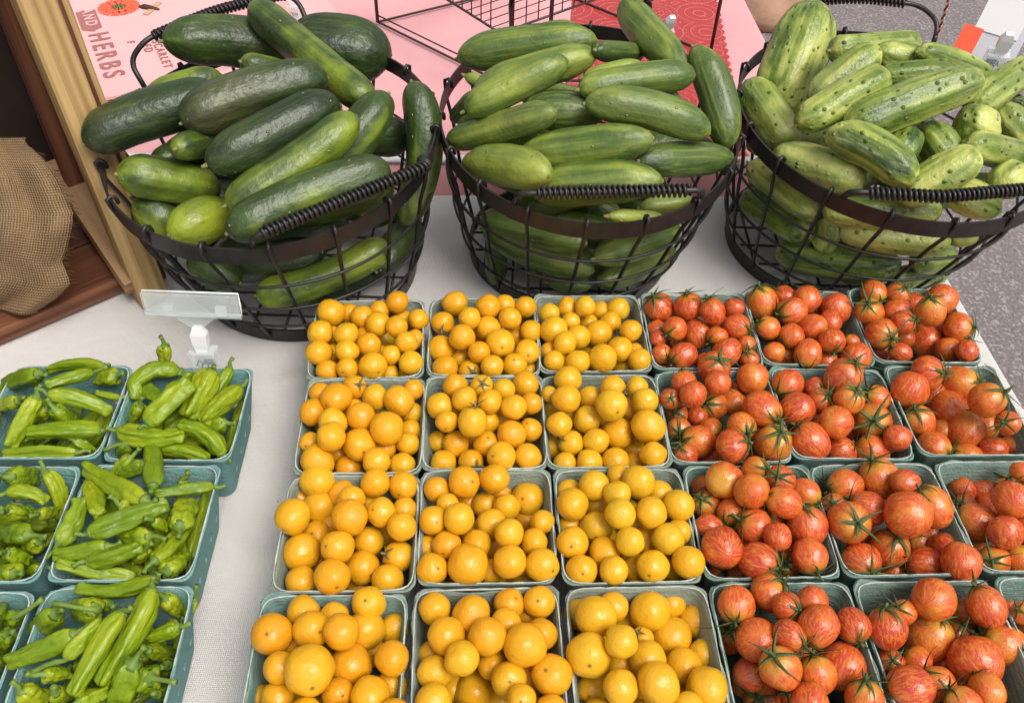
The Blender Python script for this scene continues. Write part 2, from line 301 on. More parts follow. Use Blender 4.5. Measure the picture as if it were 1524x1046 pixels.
M = dict(yellow=mat_yellow(), red=mat_red(), slicer=mat_cuke('slicer'), smooth=mat_cuke('smooth'), pickle=mat_cuke('pickle'),
         pepper=mat_pepper(), pulp=mat_pulp(), cloth=mat_cloth(), burlap=mat_burlap(), asphalt=mat_asphalt(), clear=mat_clear(tr=0.80),
         frost=mat_clear('frosted_white_plastic', (0.92, 0.91, 0.93), 0.12), doily=mat_doily(),
         pine=mat_wood('pine_wood', (0.27, 0.155, 0.055), (0.47, 0.315, 0.135)), stain=mat_wood('stained_wood', (0.060, 0.020, 0.010), (0.22, 0.085, 0.040), 7, 0.5),
         brownw=mat_wood('aged_wood', (0.22, 0.12, 0.05), (0.36, 0.22, 0.11), 8),
         calyx=mat_simple('calyx_green', (0.042, 0.070, 0.020), 0.6, 0.3, (3.0, (1, 1, 1), (0.115, 0.150, 0.048))),
         drycalyx=mat_simple('dry_calyx', (0.10, 0.085, 0.03), 0.7, 0.2, (3.0, (1, 1, 1), (0.26, 0.22, 0.10))),
         stub=mat_simple('cut_stem', (0.42, 0.44, 0.22), 0.6, 0.3),
         pstem=mat_simple('pepper_stem', (0.075, 0.145, 0.018), 0.5, 0.4, (40.0, (1, 1, 1), (0.17, 0.25, 0.035))),
         scar=mat_simple('cucumber_end_scar', (0.10, 0.12, 0.035), 0.8, 0.2, (300.0, (1, 1, 1), (0.27, 0.25, 0.10))),
         black=mat_simple('black_wire', (0.010, 0.009, 0.009), 0.42, 0.5, (60.0, (1, 1, 1), (0.022, 0.018, 0.017)), (400.0, (1, 1, 1), 0.1, 0.001)),
         bronze=mat_simple('brown_wire', (0.045, 0.024, 0.018), 0.45, 0.5),
         pink=mat_simple('pink_cloth', (0.66, 0.305, 0.32), 0.6, 0.3, (5.0, (1, 1, 1), (0.71, 0.375, 0.385)), (300.0, (1, 1, 1), 0.15, 0.001)),
         card=mat_simple('printed_card', (0.68, 0.40, 0.40), 0.55, 0.3, (9.0, (1, 1, 1), (0.71, 0.435, 0.43))),
         ink=mat_simple('brown_ink', (0.32, 0.105, 0.10), 0.6, 0.2, (200.0, (1, 1, 1), (0.42, 0.17, 0.16))),
         paleink=mat_simple('pale_ink', (0.64, 0.345, 0.335), 0.6, 0.2), inkred=mat_simple('flower_red', (0.62, 0.085, 0.045), 0.6, 0.2, (300.0, (1, 1, 1), (0.70, 0.16, 0.08))),
         inkgrn=mat_simple('flower_heart', (0.25, 0.24, 0.08), 0.6, 0.2), inkdk=mat_simple('bee_dark', (0.08, 0.035, 0.03), 0.6, 0.2), inktan=mat_simple('bee_wing', (0.55, 0.33, 0.20), 0.6, 0.2),
         orange=mat_simple('orange_card', (0.80, 0.075, 0.030), 0.5, 0.3, (30.0, (1, 1, 1), (0.84, 0.10, 0.04))), grey=mat_simple('grey_card', (0.42, 0.42, 0.44), 0.6, 0.3, (30.0, (1, 1, 1), (0.47, 0.47, 0.49))),
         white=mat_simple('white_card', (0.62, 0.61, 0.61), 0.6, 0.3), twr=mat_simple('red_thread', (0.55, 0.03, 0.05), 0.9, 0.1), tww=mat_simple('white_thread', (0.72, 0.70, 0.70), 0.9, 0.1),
         tan=mat_simple('tan_canvas', (0.46, 0.27, 0.18), 0.9, 0.1, (14.0, (1, 1, 1), (0.58, 0.37, 0.26)), (60.0, (1, 1, 1), 0.4, 0.004)),
         dark=mat_simple('dark_panel', (0.012, 0.008, 0.006), 0.7, 0.2, (30.0, (1, 1, 0.2), (0.030, 0.018, 0.013))))

# ------------------------------------------------------------------ object helpers
def link(name, mesh, mat=None, parent=None):
    o = bpy.data.objects.new(name, mesh); col.objects.link(o)
    if mat is not None and mesh is not None and not mesh.materials: mesh.materials.append(mat)
    if parent is not None: o.parent = parent
    return o
def tag(o, label, cat, group=None):
    o['label'] = label; o['category'] = cat
    if group: o['group'] = group
    return o
def empty(name, loc, label, cat, group=None):
    o = bpy.data.objects.new(name, None); col.objects.link(o); o.location = loc; o.empty_display_size = 0.02
    return tag(o, label, cat, group)
def mesh_from(name, V, Fc, smooth=True):
    me = bpy.data.meshes.new(name); me.from_pydata([tuple(v) for v in V], [], Fc); me.update()
    if smooth: me.shade_smooth()
    return me
def mesh_bm(name, bm, smooth=False):
    me = bpy.data.meshes.new(name); bm.normal_update(); bm.to_mesh(me); bm.free()
    if smooth: me.shade_smooth()
    return me
class MB:
    """collects tubes, boxes and strips into one mesh"""
    def __init__(s): s.V = []; s.F = []
    def tube(s, pts, r, n=8, closed=False, cap=True):
        pts = [Vector(p) for p in pts]; N = len(pts); base = len(s.V)
        rs = r if isinstance(r, (list, tuple)) else [r] * N
        T = []
        for i in range(N):
            a = pts[(i - 1) % N] if closed or i > 0 else pts[0]; c = pts[(i + 1) % N] if closed or i < N - 1 else pts[-1]
            T.append((c - a).normalized())
        ref = Vector((0, 0, 1)) if abs(T[0].z) < 0.9 else Vector((1, 0, 0))
        nx = (ref - T[0] * ref.dot(T[0])).normalized()
        for i in range(N):
            nx = (nx - T[i] * nx.dot(T[i])).normalized(); ny = T[i].cross(nx)
            for k in range(n):
                a = 2 * math.pi * k / n
                s.V.append(pts[i] + (nx * math.cos(a) + ny * math.sin(a)) * rs[i])
        for i in range(N if closed else N - 1):
            j = (i + 1) % N
            for k in range(n):
                q = (k + 1) % n
                s.F.append((base + i * n + k, base + i * n + q, base + j * n + q, base + j * n + k))
        if cap and not closed:
            s.F.append(tuple(base + k for k in range(n))[::-1]); s.F.append(tuple(base + (N - 1) * n + k for k in range(n)))
    def box(s, c, ax, ay, az):
        c, ax, ay, az = Vector(c), Vector(ax), Vector(ay), Vector(az); b = len(s.V)
        for i in (-1, 1):
            for j in (-1, 1):
                for k in (-1, 1): s.V.append(c + ax * i + ay * j + az * k)
        s.F += [(b, b + 1, b + 3, b + 2), (b + 4, b + 6, b + 7, b + 5), (b, b + 4, b + 5, b + 1), (b + 2, b + 3, b + 7, b + 6), (b, b + 2, b + 6, b + 4), (b + 1, b + 5, b + 7, b + 3)]
    def ring_band(s, fn, n, h, t):
        """closed flat band: fn(a)->point at mid height; h height, t thickness"""
        b = len(s.V)
        for i in range(n):
            a = 2 * math.pi * i / n; p = fn(a); q = fn(a + 0.01); d = (q - p).normalized(); o = Vector((d.y, -d.x, 0)).normalized()
            for (u, v) in ((-1, -1), (1, -1), (1, 1), (-1, 1)): s.V.append(p + o * (t / 2 * u) + Vector((0, 0, h / 2 * v)))
        for i in range(n):
            j = (i + 1) % n
            for k in range(4): q = (k + 1) % 4; s.F.append((b + i * 4 + k, b + j * 4 + k, b + j * 4 + q, b + i * 4 + q))
    def mesh(s, name, smooth=True):
        me = mesh_from(name, s.V, s.F, False); bm = bmesh.new(); bm.from_mesh(me); bmesh.ops.recalc_face_normals(bm, faces=bm.faces); bm.to_mesh(me); bm.free()
        if smooth: me.shade_smooth()
        return me
    def build(s, name, mat, parent=None, smooth=True): return link(name, s.mesh(name, smooth), mat, parent)
def bevelled_box(name, sx, sy, sz, bev, mat, parent=None, jitter=0.0):
    bm = bmesh.new(); bmesh.ops.create_cube(bm, size=1)
    for v in bm.verts: v.co = Vector((v.co.x * sx, v.co.y * sy, v.co.z * sz)) + Vector((random.uniform(-1, 1), random.uniform(-1, 1), random.uniform(-1, 1))) * jitter
    bmesh.ops.bevel(bm, geom=list(bm.edges), offset=bev, segments=2, affect='EDGES', profile=0.5)
    return link(name, mesh_bm(name, bm), mat, parent)
def beam(name, a, b, w, d, mat, parent, xdir, bev=0.0015):
    """bevelled beam from a to b, section w (along xdir) by d"""
    a, b = Vector(a), Vector(b); z = (b - a); L = z.length; z.normalize()
    x = Vector(xdir); x = (x - z * x.dot(z)).normalized(); y = z.cross(x)
    o = bevelled_box(name, w, d, L, bev, mat, parent, 0.0004)
    m = Matrix(((x.x, y.x, z.x, 0), (x.y, y.y, z.y, 0), (x.z, y.z, z.z, 0), (0, 0, 0, 1)))
    o.matrix_basis = Matrix.Translation((a + b) / 2) @ m
    return o

# ------------------------------------------------------------------ the setting: ground, tables
TH = R(3.4); EX = Vector((math.cos(TH), math.sin(TH), 0)); EY = Vector((-math.sin(TH), math.cos(TH), 0))
bm = bmesh.new(); bmesh.ops.create_grid(bm, x_segments=4, y_segments=4, size=150)
g = link('asphalt_ground', mesh_bm('asphalt_ground', bm), M['asphalt']); g.location = (0, 0, -0.75); g['kind'] = 'structure'

CREASES = [(-0.205, 0.45, R(94), 0.28), (-0.24, 0.62, R(20), 0.10), (-0.02, 0.80, R(78), 0.10), (0.25, 0.80, R(100), 0.09), (-0.34, 0.64, R(-28), 0.10), (-0.19, 0.30, R(75), 0.12), (-0.42, 0.60, R(12), 0.08), (-0.09, 0.72, R(-12), 0.07)]
def cloth_table(name, corners, ztop, zbot, mat, flare=0.02, waves=9, rad=0.006, amp=0.0012):
    """a table covered by a cloth: gently uneven top, rounded edge, hanging folds"""
    c = [Vector((*p, 0)) for p in corners]
    nu, nv = 240, 160; V = []; Fc = []
    for j in range(nv + 1):
        for i in range(nu + 1):
            u, v = i / nu, j / nv
            p = (c[0] * (1 - u) + c[1] * u) * (1 - v) + (c[3] * (1 - u) + c[2] * u) * v
            h = amp * (noise.noise(Vector((p.x * 9, p.y * 9, ztop * 30))) - 0.3) - 0.0004
            for cx_, cy_, cd_, ln_ in CREASES:
                q = (p.x - cx_) * math.cos(cd_) + (p.y - cy_) * math.sin(cd_); w_ = -(p.x - cx_) * math.sin(cd_) + (p.y - cy_) * math.cos(cd_) + 0.006 * noise.noise(Vector((q * 9, cx_, 0)))
                if abs(w_) < 0.03: h += 0.0016 * math.exp(-(w_ / 0.008) ** 2) * math.exp(-(q / ln_) ** 4)
            V.append(Vector((p.x, p.y, ztop + h)))
    for j in range(nv):
        for i in range(nu):
            a = j * (nu + 1) + i; Fc.append((a, a + 1, a + nu + 2, a + nu + 1))
    per = [i for i in range(nu + 1)] + [(j + 1) * (nu + 1) + nu for j in range(nv)] + [nv * (nu + 1) + i for i in range(nu - 1, -1, -1)] + [j * (nu + 1) for j in range(nv - 1, 0, -1)]
    cen = sum(c, Vector()) / 4; K = len(per); prev = per
    for q, (dz, do) in enumerate([(0.0015, 0.003), (rad, rad), (0.03, rad + 0.3 * flare), (0.10, rad + 0.6 * flare), (0.25, rad + 0.85 * flare), (0.45, rad + flare), (ztop - zbot, rad + flare)]):
        cur = []
        for k, idx in enumerate(per):
            p = V[idx]; a = V[per[(k - 1) % K]]; b = V[per[(k + 1) % K]]; t = (b - a).normalized(); o = Vector((t.y, -t.x, 0))
            if o.dot(p - cen) < 0: o = -o
            fold = math.sin(k / K * 2 * math.pi * waves * 3) * 0.5 + noise.noise(Vector((k * 0.17, q * 0.2, 3)))
            V.append(Vector((p.x, p.y, ztop - dz)) + o * (do + (0.022 * fold * min(1, dz / 0.25) if dz > rad else 0))); cur.append(len(V) - 1)
        for k in range(K): Fc.append((prev[k], prev[(k + 1) % K], cur[(k + 1) % K], cur[k]))
        prev = cur
    me = mesh_from(name, V, Fc)
    bm = bmesh.new(); bm.from_mesh(me); bmesh.ops.recalc_face_normals(bm, faces=bm.faces); bm.to_mesh(me); bm.free()
    return me
def gp(x, y): return (EX * x + EY * y).to_tuple()[:2]
# white table: right edge and back edge measured on the cloth
t = empty('market_table', (0, 0.5, -0.75), 'white linen covered market table carrying all the boxes and baskets', 'table')
me = cloth_table('tablecloth', [gp(-1.35, -0.25), gp(0.574, -0.25), gp(0.574, 0.966), gp(-1.35, 0.966)], 0.0, -0.70, M['cloth'], 0.045)
tc_ = link('tablecloth', me, M['cloth'], t); tc_.location = (0, -0.5, 0.75)
for sx, sy in ((-1.25, -0.15), (0.48, -0.15), (-1.25, 0.86), (0.48, 0.86)):
    p = gp(sx, sy); lb = MB(); lb.tube([(p[0], p[1] - 0.5, 0), (p[0], p[1] - 0.5, 0.735)], 0.015, 10); lb.build('leg', M['black'], t)
t = empty('pink_table', (-0.4, 1.4, -0.75), 'pink covered table standing behind the baskets', 'table')
me = cloth_table('tablecloth', [gp(-1.8, 1.062), gp(0.498, 1.062), gp(0.498, 2.2), gp(-1.8, 2.2)], 0.0, -0.70, M['pink'], 0.012, 5, 0.008, 0.0015)
tc_ = link('tablecloth', me, M['pink'], t); tc_.location = (0.4, -1.4, 0.75)
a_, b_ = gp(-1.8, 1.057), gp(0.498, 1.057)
m_ = MB(); m_.tube([(a_[0] + 0.4, a_[1] - 1.4, 0.7475), (b_[0] + 0.4, b_[1] - 1.4, 0.7475)], 0.0065, 8); m_.build('edge_highlight', M['white'], t)  # white tube stands in for light catching the cloth's front edge
for sx, sy in ((-1.7, 1.16), (0.40, 1.16), (-1.7, 2.1), (0.40, 2.1)):
    p = gp(sx, sy); lb = MB(); lb.tube([(p[0] + 0.4, p[1] - 1.4, 0), (p[0] + 0.4, p[1] - 1.4, 0.735)], 0.015, 10); lb.build('leg', M['black'], t)

# ------------------------------------------------------------------ data read off the photograph
# zoom windows: (x0, y0, scale). tomatoes: (x, y, r [, 'L' low] [, 'c'|'s', px, py])  c = calyx, s = dry scar, where it shows
Z7 = 6.975; Z6 = 6.152; Z58 = 5.809; Z5 = 4.979; Z47 = 4.756
TOM = {
'Y11': ((440, 420, Z7), [(370,318,140),(255,525,130),(243,735,130),(530,540,118),(535,715,122),(330,925,118),(535,895,112,'s',483,942),(800,875,148,'s',865,940),(763,655,130),(855,435,128),(690,360,118),(1055,210,120),(1275,385,105),(1050,460,110),(1150,625,118),(990,755,100),(1195,840,125),(870,290,100,'L'),(560,320,100,'L'),(1110,390,90,'L'),(1240,590,100,'L'),(975,950,95,'L'),(720,570,110,'L'),(390,560,90,'L'),(390,740,90,'L')]),
'Y12': ((620, 420, Z7), [(398,222,125),(272,425,120,'c',258,500),(745,255,128),(550,370,112),(472,570,135),(255,690,130),(740,480,132),(868,635,148,'s',888,680),(970,375,118),(1130,260,112),(1188,508,112),(1150,725,128,'s',1160,765),(1018,860,125,'s',1010,805),(785,875,118),(650,725,112),(295,895,125),(555,925,118,'c',580,935),(915,235,85,'L'),(450,790,100,'L'),(1035,560,80,'L'),(1160,930,70,'L')]),
'Y13': ((790, 420, Z7), [(380,255,98),(565,250,105),(905,280,118),(195,325,108),(235,495,135),(415,405,95),(355,630,115),(700,530,145),(825,420,110,'c',880,500),(1040,500,110),(490,570,125),(925,700,130),(245,820,115),(490,830,125),(750,790,145),(1130,810,120),(720,300,85,'L'),(595,420,80,'L'),(195,720,80,'L'),(610,700,85,'L'),(970,880,70,'L'),(1070,720,60,'L')]),
'Y21': ((430, 545, Z6), [(435,295,135,'s',345,355),(220,420,120),(285,250,100),(600,190,105,'c',640,170),(790,280,118),(1010,315,130),(1140,215,95),(660,460,128),(895,570,150),(405,510,125),(385,640,130),(190,700,95,'s',155,730),(265,865,145),(645,715,145,'s',685,785),(800,870,125),(1090,710,110),(545,935,120),(1040,905,118),(1130,430,100,'L'),(1110,590,90,'L'),(600,400,90,'L'),(870,760,110,'L'),(450,800,95,'L')]),
'Y22': ((620, 545, Z6), [(355,185,118),(600,185,105,'c',605,160),(800,215,100),(1000,165,118),(215,365,120),(440,305,118),(672,325,112),(890,375,118),(1050,340,100),(275,505,102,'s',268,582),(510,510,130,'c',530,385),(870,625,130),(1040,580,105,'s',1010,520),(190,690,95),(360,715,122),(640,710,115,'s',655,650),(775,830,135,'s',688,822),(1020,830,120),(245,890,120),(500,870,110,'c',545,905),(780,490,90,'L'),(660,510,70,'L'),(510,690,70,'L')]),
'Y23': ((800, 540, Z6), [(280,155,122),(265,330,128),(690,225,110,'c',790,260),(910,225,102),(480,315,105),(680,385,142,'s',735,458),(980,350,118),(110,290,75),(130,410,80,'L'),(200,560,112),(450,520,128),(1015,580,145),(300,735,118,'c',220,690),(535,715,120),(740,650,140),(250,920,105),(475,910,120),(715,900,125),(890,800,110,'L'),(1060,840,120),(840,420,90,'L'),(610,560,80,'L'),(150,770,80,'L'),(430,800,80,'L'),(900,920,70,'L')]),
'Y31': ((395, 685, Z5), [(385,155,128),(815,165,105),(1020,190,105,'s',990,258),(570,245,90,'L'),(640,290,105),(400,345,122),(205,415,125,'s',145,512),(625,420,132),(855,380,108,'s',790,365),(1030,370,80,'L'),(1010,490,105),(375,550,105,'s',340,540),(270,680,140),(535,640,120,'s',450,635),(770,600,110),(985,710,115,'c',890,690),(160,770,90,'L'),(495,865,130,'s',535,943),(725,795,125,'s',785,855),(905,885,115),(265,895,112),(265,270,60,'L'),(480,480,60,'L'),(890,550,70,'L'),(690,940,70,'L'),(400,740,70,'L')]),
'Y32': ((610, 685, Z5), [(200,215,95),(405,160,118,'s',468,158),(625,135,105),(855,185,118),(870,285,120,'s',830,285),(280,320,80),(175,445,105,'s',205,460),(365,430,112),(555,330,95),(715,345,100),(600,470,112),(735,540,110),(980,455,92),(920,605,102),(275,630,110,'s',243,695),(495,620,105),(430,770,148),(165,805,115,'s',215,800),(740,750,120),(980,775,122,'s',1065,820),(130,640,70,'L'),(430,310,60,'L'),(680,240,70,'L'),(850,450,70,'L'),(600,820,90,'L'),(620,650,60,'L')]),
'Y33': ((815, 685, Z5), [(345,185,110),(520,115,80),(670,160,120),(830,245,90,'L'),(515,250,95),(160,240,90,'L'),(185,325,118),(365,340,85,'L'),(540,395,112),(765,385,115),(970,335,115),(360,495,120,'s',358,572),(185,610,115,'s',175,640),(610,600,105),(890,580,120),(975,530,80,'L'),(420,685,115),(250,815,115,'s',260,840),(490,815,105),(780,785,118,'s',750,850),(1045,755,118,'s',1080,858),(650,800,90,'L'),(740,590,90,'L'),(160,480,80,'L'),(940,800,80,'L'),(300,640,60,'L')]),
'Y41': ((355, 860, 5.622), [(545,285,140),(1090,210,140,'s',1060,190),(280,470,170,'s',238,468),(610,430,150,'s',685,450),(1060,430,160),(860,450,150),(800,320,85,'L'),(1305,420,125),(1285,670,145),(340,750,130),(595,770,205,'s',630,920),(940,730,170),(1280,900,130,'L'),(1100,990,165),(830,970,130,'s',875,985),(330,1000,140),(190,1000,100),(560,1150,150),(480,560,60,'L'),(1130,620,90,'L'),(1270,280,80,'L'),(900,1200,140),(250,1200,140),(1300,1150,140)]),
'Y42': ((600, 860, 5.622), [(265,255,130),(570,300,148),(890,215,128,'s',950,165),(1140,200,130,'s',1125,190),(360,480,155),(860,380,125),(705,490,155),(1020,560,175),(1150,470,130),(490,670,145),(260,790,145),(740,720,120,'L'),(885,850,145,'s',895,868),(1245,810,165,'s',1190,770),(595,960,175),(255,1030,150),(990,1010,120,'s',985,1030),(1240,1100,130),(240,650,80,'L'),(1040,330,70,'L'),(1060,800,90,'L'),(430,920,80,'L'),(800,1050,100,'L'),(500,1200,150),(850,1230,150)]),
'Y43': ((825, 855, 5.478), [(700,150,140),(775,300,165),(480,260,120),(955,240,110),(340,340,165),(200,320,95,'L'),(1155,375,142),(600,400,90,'L'),(545,545,135),(280,655,180,'s',285,745),(950,510,165),(760,685,145),(720,520,90,'c',690,480),(1050,740,145),(1220,650,125),(1240,920,165),(300,940,120,'s',280,990),(540,920,145),(850,890,165),(1090,1090,130),(540,730,110,'L'),(700,1000,90,'L'),(1040,930,70,'L'),(350,1150,140),(700,1180,150)]),
'R11': ((940, 420, Z7), [(280,265,150,'c',235,160),(590,255,152,'c',560,115),(840,300,130,'c',790,185),(1055,270,105),(450,480,125,'c',370,545),(265,500,100,'L'),(275,590,90),(680,545,145),(890,570,110,'c',805,630),(1090,460,130,'c',1205,490),(310,740,105,'c',395,785),(540,760,135,'c',440,830),(990,725,145,'c',900,820),(1190,650,100,'c',1230,720),(1220,800,100,'c',1200,730),(760,840,80,'L'),(900,440,70,'L')]),
'R12': ((1100, 410, Z7), [(245,285,160,'c',210,135),(465,220,95,'L'),(705,245,140),(545,375,155),(1000,350,155),(305,545,120,'c',205,480),(945,480,115),(765,545,135),(545,630,135,'c',450,715),(965,680,135,'c',985,800),(715,815,140,'c',680,940),(365,800,110),(480,840,80,'L'),(1170,690,80,'c',1110,640),(1215,850,150,'c',1180,970),(900,890,60,'L'),(790,350,60,'L')]),
'R13': ((1260, 410, Z7), [(280,175,125,'c',340,260),(530,200,120,'c',605,130),(235,390,145,'c',225,300),(530,380,140),(590,480,125,'c',705,455),(870,370,150,'c',870,250),(985,250,160),(700,290,70,'L'),(360,600,155),(1160,545,160,'c',1310,540),(820,680,185),(960,570,90,'L'),(1055,770,130),(1245,780,110),(560,800,100,'c',470,760),(600,640,80,'L'),(340,790,60,'L')]),
'R21': ((970, 525, Z58), [(540,130,140,'c',580,70),(575,260,110),(870,215,135),(280,270,110),(355,360,115),(155,400,88,'c',170,390),(535,465,122,'c',485,440),(700,430,115),(950,490,155,'c',1065,570),(235,660,105,'c',245,690),(400,550,85),(405,765,135,'c',275,770),(510,660,100,'c',590,690),(700,810,150,'c',840,770),(775,630,120,'c',830,690),(1050,780,155,'c',1110,700),(290,890,105,'c',260,830),(220,530,80,'L','c',200,520),(510,920,90,'L'),(720,300,60,'L')]),
'R22': ((1140, 525, Z58), [(190,275,128,'c',110,350),(425,310,100,'c',500,330),(665,215,155,'c',755,110),(470,420,110,'c',530,370),(270,490,148),(720,400,130,'c',780,330),(960,390,110,'c',900,330),(605,600,140),(915,600,165,'c',930,590),(380,770,160),(640,855,140,'c',520,895),(1135,735,118),(915,850,135,'c',800,790),(410,620,70,'L'),(760,720,70,'L'),(220,630,60,'L')]),
'R23': ((1304, 525, Z58), [(440,175,148,'c',580,175),(285,320,155),(715,260,140,'c',850,250),(955,405,148,'c',1080,340),(610,480,155),(370,590,130,'c',345,510),(500,360,90,'L'),(780,675,155),(945,640,120,'c',1055,640),(1140,605,105,'c',1110,600),(500,810,130,'c',615,870),(785,900,118,'c',675,870),(1015,840,120),(1185,810,95),(560,680,80,'L'),(800,500,70,'L')]),
'R31': ((1010, 670, Z47), [(325,210,130),(520,285,122),(545,135,90,'c',610,130),(720,210,105,'c',710,185),(895,300,100,'c',960,370),(745,365,110,'c',655,320),(200,385,100,'c',175,350),(180,265,60,'L'),(370,440,100,'c',350,525),(530,535,125,'c',440,490),(215,540,88),(305,685,142),(910,535,140,'c',900,405),(700,610,95),(565,790,135,'c',685,830),(925,750,125,'c',970,865),(300,880,80,'L','c',320,860),(440,880,70,'L'),(650,450,60,'L','c',620,420),(770,800,60,'L','c',760,800)]),
'R32': ((1200, 670, Z47), [(275,250,118,'c',170,285),(515,195,135,'c',480,80),(700,230,95),(435,410,120,'c',330,350),(300,510,145),(190,390,85,'c',190,370),(720,455,162),(885,400,140,'c',820,280),(585,690,135,'c',640,630),(380,790,140,'c',450,860),(800,660,90,'L','c',740,610),(870,590,80,'L'),(840,810,130,'c',715,790),(980,690,105),(1095,795,135),(610,860,100,'L'),(560,370,60,'L'),(400,640,70,'L')]),
'R33': ((1374, 670, 4.753), [(200,200,110,'c',205,205),(275,280,90),(400,270,85),(545,205,100,'c',600,190),(690,150,70),(630,350,130),(375,510,130,'c',265,440),(290,400,85,'c',280,385),(580,580,115),(500,780,105,'c',490,780),(680,780,100),(460,390,60,'L'),(370,690,60,'L'),(720,560,80),(820,300,120),(850,500,120),(840,750,110)]),
'R41': ((1045, 840, 5.078), [(255,305,140,'c',240,420),(505,210,142,'c',620,130),(640,320,110,'c',725,345),(880,460,148,'c',800,580),(1145,460,125,'c',1175,570),(410,570,160),(660,535,110,'c',745,600),(590,780,155,'c',560,710),(870,830,140,'c',860,700),(1060,770,170),(340,880,130,'c',320,800),(450,1030,140,'c',430,1010),(810,1050,140),(1230,1010,140,'c',1250,900),(830,280,70,'L'),(200,560,90,'L','c',215,500),(660,970,60,'L','c',640,960),(600,1200,130),(1000,1200,130)]),
'R42': ((1260, 850, 5.337), [(320,450,155,'c',325,310),(455,320,95,'c',420,290),(690,220,165),(655,525,180,'c',765,400),(925,350,110,'L'),(1105,280,150,'c',1060,140),(880,490,100,'c',930,430),(1250,585,160,'c',1130,540),(1025,715,205),(350,720,105,'c',370,710),(560,710,115,'c',470,650),(505,920,165),(730,890,130,'c',640,820),(760,720,80,'L'),(870,850,100,'L'),(1120,940,130),(930,1060,140,'c',850,960),(650,1150,140),(1150,1180,130)]),
'R43': ((1260, 850, 5.337), [(1290,300,70),(1400,330,90,'c',1370,300),(1330,870,90,'c',1350,820),(1340,1040,90),(1500,500,130),(1520,800,140),(1650,600,140),(1600,1000,140),(1480,1100,120,'c',1460,1040)]),
}
BOX = {'Y11': (-.1435,.617,4.6), 'Y12': (-.0286,.6264,2.6), 'Y13': (.0785,.6374,4.1), 'R11': (.1902,.647,2.7), 'R12': (.3007,.6579,1.4), 'R13': (.4124,.6676,2.0),
       'Y21': (-.1324,.5059,3.4), 'Y22': (-.0228,.5157,3.4), 'Y23': (.0857,.5228,3.7), 'R21': (.1958,.5337,3.5), 'R22': (.3067,.5427,1.9), 'R23': (.4214,.5523,2.7),
       'Y31': (-.1268,.394,3.2), 'Y32': (-.0154,.4055,3.3), 'Y33': (.0984,.411,3.7), 'R31': (.2107,.4199,3.5), 'R32': (.3222,.4275,4.0), 'R33': (.435,.436,3.4),
       'Y41': (-.125,.281,3.0), 'Y42': (-.009,.2915,4.2), 'Y43': (.106,.298,3.4), 'R41': (.2185,.306,3.4), 'R42': (.333,.3125,3.4), 'R43': (.4465,.321,3.0),
       'P11': (-.4115,.509,3.0), 'P12': (-.2979,.5121,2.6), 'P21': (-.4155,.3895,2.8), 'P22': (-.299,.396,2.5), 'P31': (-.406,.271,3.4), 'P32': (-.2885,.281,3.4)}
